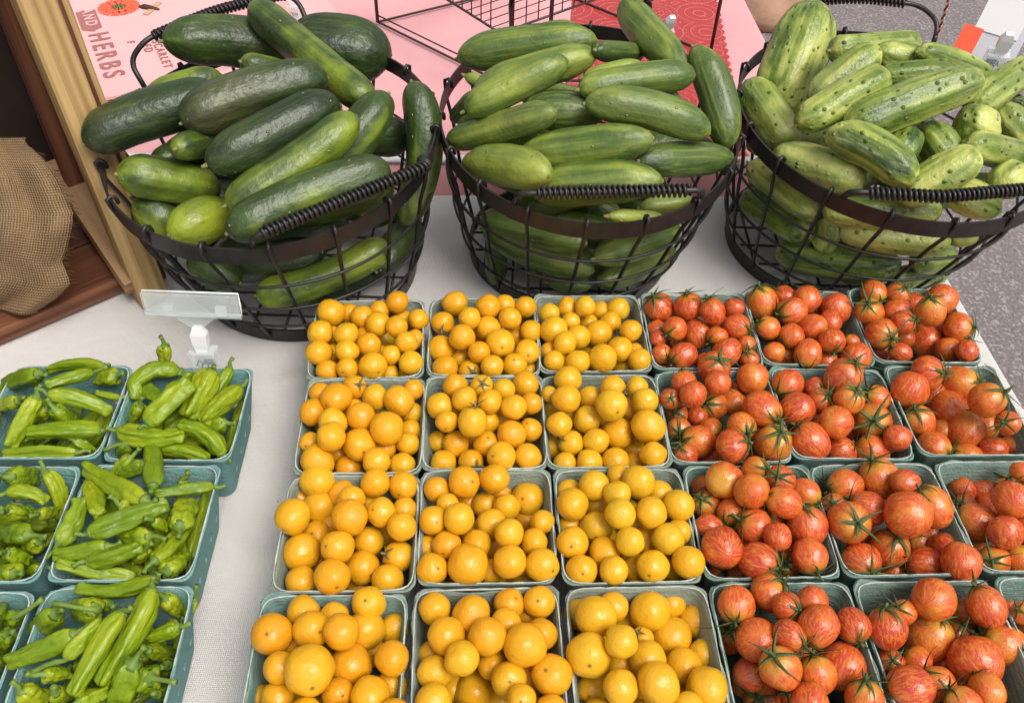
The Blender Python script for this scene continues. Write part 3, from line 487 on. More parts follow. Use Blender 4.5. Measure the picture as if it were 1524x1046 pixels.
# peppers: points from the stem end to the tip, half width, optional stem tip   (back to front)
PEP = {
'P11': ((0, 520, 5.505), [([(160,420),(-40,480)],55),([(60,340),(-180,420)],60),([(-40,560),(-200,700)],62),([(-100,300),(-300,330)],60),([(-120,820),(-320,760)],55),([(380,480),(230,600)],60),([(160,720),(300,700)],40),([(980,400),(780,360)],30),([(960,220),(800,250)],65),([(860,140),(620,112),(380,170)],42,(890,130)),([(330,200),(200,240),(40,300)],70),([(760,190),(580,235),(370,300)],50,(880,140)),([(440,480),(520,550),(610,600)],60,(385,400)),([(390,370),(640,400),(910,520)],60,(290,320)),([(300,380),(200,560),(70,800)],70),([(600,740),(690,780),(770,840)],40),([(830,665),(530,665),(210,690)],66,(980,645)),([(640,845),(300,835),(20,860)],46)]),
'P12': ((150, 505, 4.184), [([(430,330),(520,290)],50),([(520,230),(590,240)],32),([(270,310),(370,380)],45),([(780,520),(620,570)],45),([(250,410),(195,510)],42),([(395,35),(400,90),(402,170)],37),([(490,200),(330,185),(205,270),(240,375)],48,(505,190)),([(805,175),(740,290),(620,460)],38),([(700,190),(640,300),(540,490)],68,(705,165)),([(870,300),(770,380),(630,515)],52),([(890,390),(850,520),(790,700)],48,(875,290)),([(290,535),(430,390),(570,270)],62,(240,560)),([(170,650),(110,710)],45,(20,690)),([(370,685),(520,690),(670,745)],45),([(110,565),(300,610),(520,590)],52,(30,550)),([(760,720),(620,570),(480,540)],52)]),
'P21': ((0, 680, 4.979), [([(-40,180),(-220,220)],60),([(-60,400),(-240,480)],60),([(-50,640),(-260,700)],62),([(300,620),(200,680)],60),([(110,870),(50,820)],70),([(180,370),(245,400)],28),([(60,150),(270,135)],72),([(330,110),(420,250),(450,450)],55),([(50,265),(200,265),(345,340)],50),([(50,400),(230,430)],52),([(280,420),(420,405)],45),([(220,580),(120,570),(20,570)],70,(345,590)),([(40,710),(215,755)],50),([(300,825),(225,850)],45)]),
'P22': ((60, 645, 4.183), [([(490,440),(620,470)],40),([(650,720),(600,790)],42),([(890,285),(880,340)],30),([(700,540),(790,585)],32),([(570,145),(430,290)],40),([(650,190),(480,260)],42),([(700,340),(705,200),(690,50)],54),([(320,300),(360,510)],56),([(1075,330),(900,350),(710,375)],36),([(660,420),(470,320),(280,205)],58,(725,410)),([(110,690),(210,540),(255,400)],54,(35,775)),([(690,640),(600,640),(490,620)],52,(785,660)),([(700,800),(830,680),(940,530)],54),([(780,860),(900,770)],60),([(860,590),(920,420)],70),([(930,790),(1000,570),(1050,360)],58,(935,880)),([(430,700),(240,740),(80,750)],50),([(290,795),(480,750),(630,690)],52),([(300,620),(540,535),(800,440)],60,(210,620)),([(600,890),(330,860),(100,800)],44,(430,900))]),
'P31': ((0, 840, 4.916), [([(120,380),(60,420)],60,(310,250)),([(60,500),(20,620)],60),([(-40,400),(20,300)],60),([(-80,700),(40,720)],60)]),
'P32': ((0, 840, 4.916), [([(1150,950),(1300,900)],50),([(1330,480),(1290,620)],32),([(400,930),(490,975)],58),([(800,290),(690,300)],42),([(700,330),(560,320)],85,(390,280)),([(420,350),(260,490)],80),([(560,500),(300,630),(50,710)],72),([(480,690),(600,540),(750,400)],52,(210,800)),([(310,800),(510,800)],56),([(1200,240),(1310,340)],62),([(1430,250),(1330,450)],46,(1440,150)),([(1310,450),(1070,545)],55),([(1080,620),(1340,680)],50),([(1220,735),(1300,780)],62),([(1110,830),(1000,840)],88,(1290,860)),([(150,920),(350,985)],72),([(560,1010),(790,920)],52),([(1150,100),(850,195),(550,170)],55,(1165,60)),([(900,340),(700,650),(530,960)],66,(960,310)),([(1110,170),(1060,330),(930,580),(730,890)],78,(1125,85)),([(980,710),(900,900),(860,1110)],95,(1055,600)),([(300,1150),(600,1100)],80),([(1050,1150),(1250,1050)],80)]),
}
# cucumbers: points, half width, tone (0 dark .. 1 pale), options: e = second end lies deeper, d = descriptor   (back to front)
CUC = {
'B1': ('slicer', [
 ([(225,240),(330,225)],22,.2,{}),([(330,400),(480,375)],30,.12,{}),([(450,440),(560,400)],24,.15,{}),([(560,405),(622,330)],26,.2,{}),
 ([(430,65),(583,82)],50,.12,{'d':'thick dark cucumber lying along the back, its blunt end by the pink table'}),([(242,62),(350,62),(470,85)],37,.25,{'d':'long dark cucumber across the back of the heap beneath the black handle'}),
 ([(216,150),(330,112)],24,.55,{}),([(358,92),(430,112)],19,.5,{'e':.05}),([(200,298),(275,348)],28,.42,{}),([(280,385),(358,422)],26,.5,{}),([(381,440),(480,415),(577,362)],25,.62,{'d':'bright green cucumber behind the front wires, below the rim'}),
 ([(378,10),(465,85),(550,152)],27,.60,{'d':'yellow green cucumber leaning down from the top of the dark heap'}),
 ([(612,122),(632,215),(598,335)],27,.38,{'d':'green cucumber standing against the rim by the neighbouring basket'}),([(578,140),(480,265)],34,.30,{}),
 ([(262,222),(330,205)],22,.42,{'e':.05,'d':'small cucumber end peeping out between the dark cucumbers'}),
 ([(125,215),(220,172),(330,146)],37,.12,{'d':'dark cucumber poking out over the rim towards the wooden crate'}),
 ([(270,184),(370,140),(488,116)],37,.16,{'d':'dark cucumber with a pale streak, in the middle of the heap'}),([(307,246),(405,200),(502,150)],38,.06,{'d':'darkest blue green cucumber in the heap, beside a bright green one'}),
 ([(174,260),(250,268),(327,288)],33,.62,{'d':'light green cucumber lying inside the rim beside the wooden crate'}),([(252,350),(340,310)],35,.80,{'e':.09,'d':'pale yellow green cucumber with its ribbed end pointing outwards'}),
 ([(337,306),(440,246),(530,172)],31,.58,{'d':'bumpy bright green cucumber sloping down through the heap'}),([(338,348),(460,290),(581,254)],35,.30,{'d':'long green cucumber lying under the front handle'})]),
'B2': ('smooth', [
 ([(890,420),(1005,375)],22,.25,{}),([(815,420),(880,425)],14,.3,{}),([(785,395),(802,417)],14,.35,{}),([(738,350),(738,424)],17,.35,{}),([(885,385),(1012,340)],24,.42,{}),
 ([(674,180),(708,140)],13,.3,{}),([(683,190),(712,170)],11,.4,{}),([(692,113),(722,126)],10,.55,{}),([(790,52),(858,40)],14,.5,{}),([(885,75),(955,80)],16,.2,{}),
 ([(868,116),(955,95)],13,.45,{}),([(945,135),(1014,152)],15,.4,{}),([(775,162),(905,168)],30,.22,{}),([(720,343),(800,375),(884,404)],27,.34,{}),([(717,324),(800,345),(873,363)],24,.44,{}),
 ([(950,310),(1032,300)],16,.6,{}),([(905,322),(988,325)],12,.75,{'d':'slim bright green cucumber tip under the handle of the middle basket'}),
 ([(1031,70),(1066,138),(1080,222)],28,.40,{'d':'tall curved cucumber standing at the rim before the red mat'}),([(929,4),(968,55),(1018,100)],26,.48,{'d':'upright cucumber with a pointed tip beside the clear clip'}),
 ([(861,134),(950,118),(1034,112)],24,.46,{'d':'straight green cucumber with a pointed end, below the upright one'}),([(681,87),(780,68),(888,60)],29,.46,{'d':'big cucumber lying across the top left of the middle heap'}),
 ([(706,133),(800,105),(888,80)],26,.66,{'d':'bright green pointed cucumber partly covered by a ribbed one'}),([(691,166),(770,125),(845,90)],26,.55,{'d':'ribbed streaky cucumber lying over a brighter pointed one'}),
 ([(870,155),(960,162),(1056,200)],29,.42,{'d':'bent cucumber with a paler neck in the middle of the heap'}),([(950,240),(1091,235)],26,.14,{'d':'darkest shiny cucumber, against the rim by the basket of picklers'}),
 ([(666,210),(745,190),(827,165)],24,.42,{'d':'cucumber with a dry pale stem, beside the rim'}),
 ([(790,285),(890,272),(987,270)],33,.50,{'d':'fat cucumber under the handle of the middle basket'}),([(772,230),(880,218),(973,206)],31,.56,{'d':'stout cucumber with a pale stem nub, on top of the front'}),
 ([(689,246),(755,246),(817,262)],32,.84,{'d':'pale yellow green bulbous cucumber resting on the front rim','taper':.62})]),
'B3': ('pickle', [
 ([(1240,398),(1325,405)],22,.2,{}),([(1325,416),(1403,406)],18,.4,{}),([(1155,370),(1250,392),(1341,390)],25,.22,{}),([(1360,390),(1418,380)],22,.55,{}),([(1412,356),(1456,345)],17,.5,{}),
 ([(1107,290),(1208,353)],24,.3,{}),([(1116,244),(1217,324)],20,.6,{}),([(1228,374),(1232,328)],21,.6,{'e':.05}),([(1249,337),(1320,354),(1415,358)],22,.75,{'d':'long pale pickling cucumber behind the front wires below the rim'}),
 ([(1500,155),(1548,182)],22,.2,{}),([(1480,158),(1534,218)],26,.25,{}),([(1365,250),(1402,262)],16,.6,{}),([(1235,76),(1367,65)],22,.55,{}),([(1300,76),(1378,97)],22,.5,{'d':'cucumber with a yellow speckled patch below the back rim'}),
 ([(1364,78),(1420,92),(1474,118)],17,.45,{'d':'slender spotted cucumber lying by the orange card'}),([(1305,115),(1420,107)],20,.42,{}),([(1440,162),(1537,95)],25,.45,{'d':'long cucumber reaching out over the rim beside the grey card'}),
 ([(1375,185),(1425,256)],29,.35,{}),([(1436,178),(1472,197)],31,.72,{'e':.04,'d':'round pale cucumber end near the dark green cucumbers'}),([(1440,214),(1542,240)],24,.45,{}),
 ([(1213,6),(1185,85),(1147,178)],47,.68,{'d':'very large pale green cucumber standing up at the rim'}),([(1112,124),(1180,224)],30,.45,{'d':'short green cucumber leaning in the corner by the middle basket'}),
 ([(1203,156),(1308,72)],27,.48,{}),([(1185,187),(1322,112)],28,.52,{'d':'spotted cucumber resting across the big pale one'}),([(1258,194),(1360,150),(1463,117)],32,.45,{'d':'long striped cucumber with a bright top, highest in the heap'}),
 ([(1335,237),(1358,198)],24,.22,{'e':.05,'d':'dark blunt cucumber tip pointing outwards between pale ones'}),([(1225,308),(1310,318),(1402,310)],24,.5,{}),
 ([(1478,280),(1522,256)],28,.74,{'e':.04}),([(1410,278),(1489,316)],27,.6,{}),([(1340,300),(1400,262),(1459,228)],30,.74,{'d':'pale yellow cucumber lying under the front handle'}),
 ([(1149,234),(1215,250),(1286,274)],33,.66,{'d':'spotted cucumber with a yellow tip resting on the front rim'}),([(1228,204),(1300,222),(1356,276)],30,.60,{'d':'curved yellowish cucumber with ribs and a dark end scar'})]),
}
# baskets: rim centre, semi axes, base centre, base radius, dome height of the heap
BAS = {'B1': dict(rc=(-.262, .820), a=.171, b=.206, bc=(-.248, .807), rb=.128, hd=.072),
       'B2': dict(rc=(.076, .884), a=.166, b=.211, bc=(.0645, .862), rb=.121, hd=.092),
       'B3': dict(rc=(.420, .901), a=.171, b=.205, bc=(.395, .893), rb=.128, hd=.085)}
RIMZ = 0.18

# ------------------------------------------------------------------ depth solver: slide things along their sight line until they rest on the heap
TS = np.arange(0.30, 1.75, 0.004)
def first_inside(env, d, r_px):
    X = CAM + TS[:, None] * d; r = r_px * TS / F
    gv = env(X, r); k = np.nonzero(gv <= 0)[0]
    return TS[k[0]] if len(k) else TS[int(np.argmin(gv))]
def env_box(cx, cy, rot, hd):
    c, s = math.cos(R(rot)), math.sin(R(rot))
    def g(X, r):
        dx, dy = X[:, 0] - cx, X[:, 1] - cy; u = np.abs(dx * c + dy * s); v = np.abs(-dx * s + dy * c); z = X[:, 2]
        half = 0.043 + 0.009 * np.clip(z / 0.07, 0, 1); rr = r * np.clip((0.085 - z) / 0.02, 0.35, 1)
        wall = np.maximum(u, v) - (half - rr)
        zt = 0.064 - 0.1 * r + hd * np.clip(1 - (u / 0.062) ** 2, 0, 1) * np.clip(1 - (v / 0.062) ** 2, 0, 1)
        return np.maximum(np.maximum(wall, z - zt), r + 0.003 - z)
    return g
def env_basket(B):
    def g(X, r):
        z = X[:, 2]; q = np.clip(z / RIMZ, 0, 1)
        cx = B['bc'][0] + (B['rc'][0] - B['bc'][0]) * q; cy = B['bc'][1] + (B['rc'][1] - B['bc'][1]) * q
        a = B['rb'] + (B['a'] - B['rb']) * q - r - 0.004; b = B['rb'] + (B['b'] - B['rb']) * q - r - 0.004
        over = np.clip((z - RIMZ) / 0.03, 0, 1); a = a + over * r * 0.9; b = b + over * r * 0.9
        rho = np.sqrt(((X[:, 0] - cx) / a) ** 2 + ((X[:, 1] - cy) / b) ** 2)
        side = (rho - 1) * a
        top = z - (RIMZ - 0.012 + B['hd'] * np.sqrt(np.clip(1 - np.minimum(rho, 1) ** 2, 0, 1)))
        return np.maximum(np.maximum(side, np.where(z > RIMZ - 0.012, top, -1)), r + 0.004 - z)
    return g
def poly_px(pts, n):
    """smooth curve through the pixel points"""
    p = np.asarray(pts, float)
    if len(p) == 2: s = np.linspace(0, 1, n)[:, None]; return p[0] * (1 - s) + p[1] * s
    seg = np.r_[0, np.cumsum(np.linalg.norm(np.diff(p, axis=0), axis=1))]; s = np.linspace(0, seg[-1], n)
    if len(p) == 3:
        m = seg[1] / seg[-1]; t = s / seg[-1]; q = (p[1] - p[0] * (1 - m) ** 2 - p[2] * m ** 2) / (2 * m * (1 - m))
        return p[0] * ((1 - t) ** 2)[:, None] + q * (2 * t * (1 - t))[:, None] + p[2] * (t ** 2)[:, None]
    k = 4; lin = np.stack([np.interp(s, seg, p[:, 0]), np.interp(s, seg, p[:, 1])], 1)
    for _ in range(max(2, n // 4)): lin[1:-1] = 0.25 * lin[:-2] + 0.5 * lin[1:-1] + 0.25 * lin[2:]
    return lin
def solve(items, env, K, tol=0.86, steps=12, ds=0.007, wall=0.7):
    """items: list of dict(pts px, r px, opt). returns list of (tA, tB). listed back to front -> solve front first"""
    out = [None] * len(items); PX = np.zeros((0, 3)); PR = np.zeros(0); QP = np.zeros((0, 2)); QR = np.zeros(0); QT = np.zeros(0)
    for i in range(len(items) - 1, -1, -1):
        it = items[i]; c = poly_px(it['pts'], K + 2)[1:-1] if K > 1 else np.asarray(it['pts'][:1], float)
        D = rays(c); rp = it['r'] * (np.ones(K) if K < 3 else np.r_[0.8, np.ones(K - 2), 0.8])
        t0 = np.array([first_inside(env, D[k], rp[k]) for k in range(K)])
        if K > 1:
            s = np.linspace(0, 1, K); A = np.c_[1 - s, s]; tA, tB = np.linalg.lstsq(A, t0, rcond=None)[0]
            tB += it.get('e', 0.0)
        else: s = np.zeros(1); tA = tB = t0[0]
        best = None
        if len(PR):
            lo = -(steps // 2)
            cand = [(a * ds, b * ds) for a in range(lo, steps) for b in (range(lo, steps) if K > 1 else (a,))]
            cost = lambda q: sum(x if x > 0 else -2.5 * x for x in q)
            cand.sort(key=cost)
            g0 = min(0.006, max(0.0, float(env(CAM + D * (tA * (1 - s) + tB * s)[:, None], rp * tA / F).max())))
            img = np.linalg.norm(c[:, None] - QP[None], axis=2) < 0.85 * (rp[:, None] + QR[None])     # pairs that overlap in the picture: placed ones lie in front
            for da, db in cand:
                t = (tA + da) * (1 - s) + (tB + db) * s; X = CAM + D * t[:, None]; r = rp * t / F
                dd = np.linalg.norm(X[:, None] - PX[None], axis=2); ov = (tol * (r[:, None] + PR[None]) - dd).max()
                gx = float(env(X, r).max()) - g0 - (0.002 if da + db >= 0 else 0.03)
                od = float(np.where(img, QT[None] + 0.003 - t[:, None], 0).max())
                pen = max(ov, 0) + wall * max(0, gx) + 6 * max(0, od)
                sc = pen * 4 + cost((da, db)) * 0.03
                if best is None or sc < best[0]: best = (sc, da, db)
                if pen <= 0: break
            tA += best[1]; tB += best[2]
        t = tA * (1 - s) + tB * s; X = CAM + D * t[:, None]
        PX = np.r_[PX, X]; PR = np.r_[PR, rp * t / F]; QP = np.r_[QP, c]; QR = np.r_[QR, rp]; QT = np.r_[QT, t]; out[i] = (tA, tB)
    return out, PX, PR

# ------------------------------------------------------------------ pulp boxes
BH = 0.070
def box_mesh(seed, slots=True):
    rnd = random.Random(seed)
    def loop(half, z, rad, n=6):
        P = []
        for q, (sx, sy) in enumerate(((1, 1), (-1, 1), (-1, -1), (1, -1))):
            for k in range(n + 1):
                a = math.pi / 2 * q + math.pi / 2 * k / n
                P.append(Vector((sx * (half - rad) + rad * math.cos(a), sy * (half - rad) + rad * math.sin(a), z)))
        # straight runs
        out = []
        N = len(P)
        for i in range(N):
            out.append(P[i]); j = (i + 1) % N
            if (P[j] - P[i]).length > 0.03:
                for s in range(1, 9): out.append(P[i].lerp(P[j], s / 9))
        return out
    prof = [(0.0425, 0.000, 0.010), (0.0440, 0.004, 0.010), (0.0475, 0.025, 0.009), (0.0510, 0.048, 0.009), (0.0535, 0.062, 0.009), (0.0550, BH - 0.003, 0.009), (0.0556, BH - 0.0008, 0.009),
            (0.0545, BH, 0.009), (0.0532, BH - 0.001, 0.009), (0.0525, BH - 0.004, 0.009), (0.0512, 0.061, 0.009), (0.0487, 0.048, 0.009), (0.0452, 0.025, 0.009), (0.0418, 0.006, 0.010), (0.0400, 0.0028, 0.010)]
    V = []; Fc = []; L = None
    dent = [(rnd.uniform(0, 2 * math.pi), rnd.uniform(-0.0016, 0.0014)) for _ in range(5)]
    for j, (h, z, rd) in enumerate(prof):
        lp = loop(h, z, rd); L = len(lp)
        for p in lp:
            a = math.atan2(p.y, p.x); k = (z / BH) ** 2; d = Vector((p.x, p.y, 0)).normalized()
            w = sum(b * math.exp(-((math.atan2(math.sin(a - c), math.cos(a - c))) / 0.35) ** 2) for c, b in dent)
            nz = noise.noise(Vector((p.x * 45 + seed * 7, p.y * 45, 0))) * 0.0018 + noise.noise(Vector((p.x * 170 + seed * 3, p.y * 170, 5))) * 0.0013
            V.append(p + d * (w + nz) * k + Vector((0, 0, (nz * 1.3 + (w * 0.8)) * k if z > 0.04 else 0)))
    for j in range(len(prof) - 1):
        for i in range(L): q = (i + 1) % L; Fc.append((j * L + i, j * L + q, (j + 1) * L + q, (j + 1) * L + i))
    Fc.append(tuple(range(L))[::-1]); Fc.append(tuple((len(prof) - 1) * L + i for i in range(L)))
    me = mesh_from('pulp_body', V, Fc)
    bm = bmesh.new(); bm.from_mesh(me); bmesh.ops.remove_doubles(bm, verts=bm.verts, dist=1e-6); bmesh.ops.recalc_face_normals(bm, faces=bm.faces); bm.to_mesh(me); bm.free()
    # real vent slots cut through the wall
    cut = MB()
    for sgn in (-1, 1):
        for x in (-0.030, -0.010, 0.010, 0.030):
            for z in (0.030,):
                rr = 0.0034; N = 12
                for axis in (0, 1):
                    pts = [(0.030 * sgn, 0), (0.066 * sgn, 0)]
                    b = len(cut.V)
                    for o in pts:
                        for k in range(N):
                            a = 2 * math.pi * k / N; u = x + rr * math.cos(a); w_ = z + rr * 2.0 * math.sin(a)
                            cut.V.append(Vector((o[0], u, w_) if axis == 0 else (u, o[0], w_)))
                    cut.F += [(b + k, b + (k + 1) % N, b + N + (k + 1) % N, b + N + k) for k in range(N)] + [tuple(b + k for k in range(N))[::-1], tuple(b + N + k for k in range(N))]
    if slots:
        o1 = bpy.data.objects.new('tmp_body', me); o2 = bpy.data.objects.new('tmp_cut', cut.mesh('tmp_cut', False)); col.objects.link(o1); col.objects.link(o2)
        md = o1.modifiers.new('b', 'BOOLEAN'); md.object = o2; md.operation = 'DIFFERENCE'; md.solver = 'EXACT'
        dg = bpy.context.evaluated_depsgraph_get(); me2 = bpy.data.meshes.new_from_object(o1.evaluated_get(dg))
        bpy.data.objects.remove(o1); bpy.data.objects.remove(o2); me = me2; me.name = 'pulp_body'
    me.shade_smooth()
    if hasattr(me, 'set_sharp_from_angle'): me.set_sharp_from_angle(angle=R(50))
    return me
def lip_mesh(body):
    pass
BODY = [box_mesh(s) for s in range(4)]
for b_ in BODY: b_.materials.append(M['pulp'])
def lip(seed):
    """frayed pale edge running along the rim"""
    rnd = random.Random(seed); P = []
    for k in range(96):
        a = 2 * math.pi * k / 96; c, s = math.cos(a), math.sin(a); e = 9
        rr = 0.0545 / ((abs(c) ** e + abs(s) ** e) ** (1 / e))
        P.append((rr * c, rr * s, BH + 0.0003 + 0.0006 * noise.noise(Vector((c * 9, s * 9, seed))) ))
    m = MB(); m.tube(P, [0.0006 + 0.0005 * noise.noise(Vector((p[0] * 140, p[1] * 140, seed + 4))) for p in P], 6, closed=True)
    return m.mesh('rim_edge')
LIP = [lip(s) for s in range(4)]
M['pulplip'] = mat_simple('frayed_pulp_edge', (0.34, 0.40, 0.36), 0.9, 0.15, (90.0, (1, 1, 1), (0.54, 0.58, 0.54)), (700.0, (1, 1, 1), 0.5, 0.001))
for l_ in LIP: l_.materials.append(M['pulplip'])
ROWS = ['first row from baskets', 'second row from baskets', 'third row from baskets', 'fourth row from baskets']
def where(k):
    r, c = int(k[1]) - 1, int(k[2]) - 1
    if k[0] == 'Y': return ['yellow column beside cloth', 'middle yellow column', 'yellow column beside red'][c] + ', ' + ROWS[r]
    if k[0] == 'R': return ['red column beside yellow', 'middle red column', 'red column beside asphalt'][c] + ', ' + ROWS[r]
    return ['column away from bare cloth', 'column beside bare cloth'][c] + ', ' + ['first row from crate', 'second row from crate', 'third row from crate'][r]
for i, (k, (x, y, rot)) in enumerate(BOX.items()):
    v = i * 7 % 4
    o = link('pulp_box', BODY[v]); o.location = (x, y, 0.001); o.rotation_euler = (0, 0, R(rot + 90 * (i % 4)))
    e = link('rim_edge', LIP[v], None, o)
    what = {'Y': 'yellow tomatoes', 'R': 'striped tomatoes', 'P': 'green peppers'}[k[0]]
    tag(o, ('teal' if k[0] == 'P' else 'grey green') + ' pulp box of ' + what + ', ' + where(k), 'box', 'pulp boxes of ' + what)
    j = random.uniform(-0.02, 0.02)
    o.color = {'Y': (0.19 + j, 0.23 + j, 0.19 + j, 1), 'R': (0.115 + j, 0.215 + j, 0.175 + j, 1), 'P': (0.12 + j, 0.31 + j, 0.31 + j, 1)}[k[0]]
    if k in ('Y41', 'R11', 'R22'): o.color = (0.12, 0.24, 0.215, 1)

# ------------------------------------------------------------------ tomatoes
def tomato_mesh(name, seed, oblate, dimple, mat):
    V = []; Fc = []; NU, NV = 28, 18
    for j in range(NV + 1):
        th = math.pi * j / NV
        for i in range(NU if 0 < j < NV else 1):
            ph = 2 * math.pi * i / NU
            p = Vector((math.sin(th) * math.cos(ph), math.sin(th) * math.sin(ph), math.cos(th)))
            k = 1 + 0.075 * noise.noise(p * 1.1 + Vector((seed * 3.1, 0, 0))) + 0.012 * math.cos(5 * ph + seed) * math.sin(th) ** 2
            q = p * k; q.z *= oblate
            q.z -= dimple * math.exp(-(th / 0.28) ** 2)
            V.append(q)
    def idx(j, i): return 0 if j == 0 else (1 + (NV - 1) * NU if j == NV else 1 + (j - 1) * NU + i % NU)
    for j in range(NV):
        for i in range(NU):
            a, b, c, d = idx(j, i), idx(j + 1, i), idx(j + 1, i + 1), idx(j, i + 1)
            Fc.append((a, b, c) if j == 0 else ((a, b, d) if j == NV - 1 else (a, b, c, d)))
    me = mesh_from(name, V, Fc); me.materials.append(mat); me['ob'] = oblate; return me
YM = [tomato_mesh('yellow_tomato', s, o, 0.05, M['yellow']) for s, o in ((0, 0.97), (1, 1.04), (2, 1.0), (3, 1.10), (4, 0.94))]
RM = [tomato_mesh('striped_tomato', s + 9, o, 0.07, M['red']) for s, o in ((0, 0.95), (1, 1.08), (2, 1.02), (3, 1.10), (4, 1.14))]
def calyx_mesh(name, seed, n, length, lift, mat, stem=0.28):
    rnd = random.Random(seed); m = MB()
    for k in range(n):
        a = 2 * math.pi * k / n + rnd.uniform(-0.25, 0.25); Lk = length * rnd.uniform(0.75, 1.2); lf = lift * rnd.uniform(0.3, 1.6); tw = rnd.uniform(-0.35, 0.35)
        b = len(m.V); S = 7
        for s in range(S + 1):
            t = s / S; ang = t * Lk; aa = a + tw * t * t
            wd = 0.108 * (math.sin(math.pi * min(1, 0.25 + 0.75 * t)) ** 0.8) * (1 - t * 0.55) + 0.006
            rad = 1.0 + 0.015 + lf * t ** 2.2 * 0.6
            c = Vector((math.sin(ang) * math.cos(aa), math.sin(ang) * math.sin(aa), math.cos(ang))) * rad
            side = Vector((-math.sin(aa), math.cos(aa), 0))
            nrm = c.normalized()
            for q, hh in ((-1, 0.035), (0, 0.0), (1, 0.035), (0, -0.028)): m.V.append(c + side * wd * q + nrm * (hh * (1 - 0.5 * t)) )
        for s in range(S):
            for q in range(4):
                r_ = (q + 1) % 4; m.F.append((b + s * 4 + q, b + (s + 1) * 4 + q, b + (s + 1) * 4 + r_, b + s * 4 + r_))
        m.F.append((b, b + 1, b + 2, b + 3)); e = b + S * 4; m.F.append((e + 3, e + 2, e + 1, e))
    dx, dy = rnd.uniform(-0.12, 0.12), rnd.uniform(-0.12, 0.12)
    m.tube([(0, 0, 0.97), (dx * 0.4, dy * 0.4, 1.0 + stem * 0.5), (dx, dy, 1.0 + stem)], [0.10, 0.065, 0.075], 7)
    me = m.mesh(name); me.materials.append(mat); return me
RC = [calyx_mesh('calyx', s, n, L, lf, M['calyx'], st) for s, n, L, lf, st in ((1, 5, 0.95, 0.5, .22), (2, 6, 1.05, 0.7, .45), (3, 5, 0.85, 1.0, .25), (4, 6, 1.15, 0.4, .2), (5, 5, 1.0, 1.3, .6), (6, 6, 0.9, 1.6, .3))]
YC = [calyx_mesh('calyx', s, n, L, lf, M['drycalyx'], st) for s, n, L, lf, st in ((11, 4, 0.55, 0.8, .3), (12, 5, 0.62, 0.5, .35))]
def fruit_matrix(X, pole, r, spin):
    q = Vector((0, 0, 1)).rotation_difference(pole)
    return Matrix.Translation(X) @ q.to_matrix().to_4x4() @ Matrix.Rotation(spin, 4, 'Z') @ Matrix.Diagonal((r, r, r, 1))
fill_V, fill_F = [], []
red_fill = 0
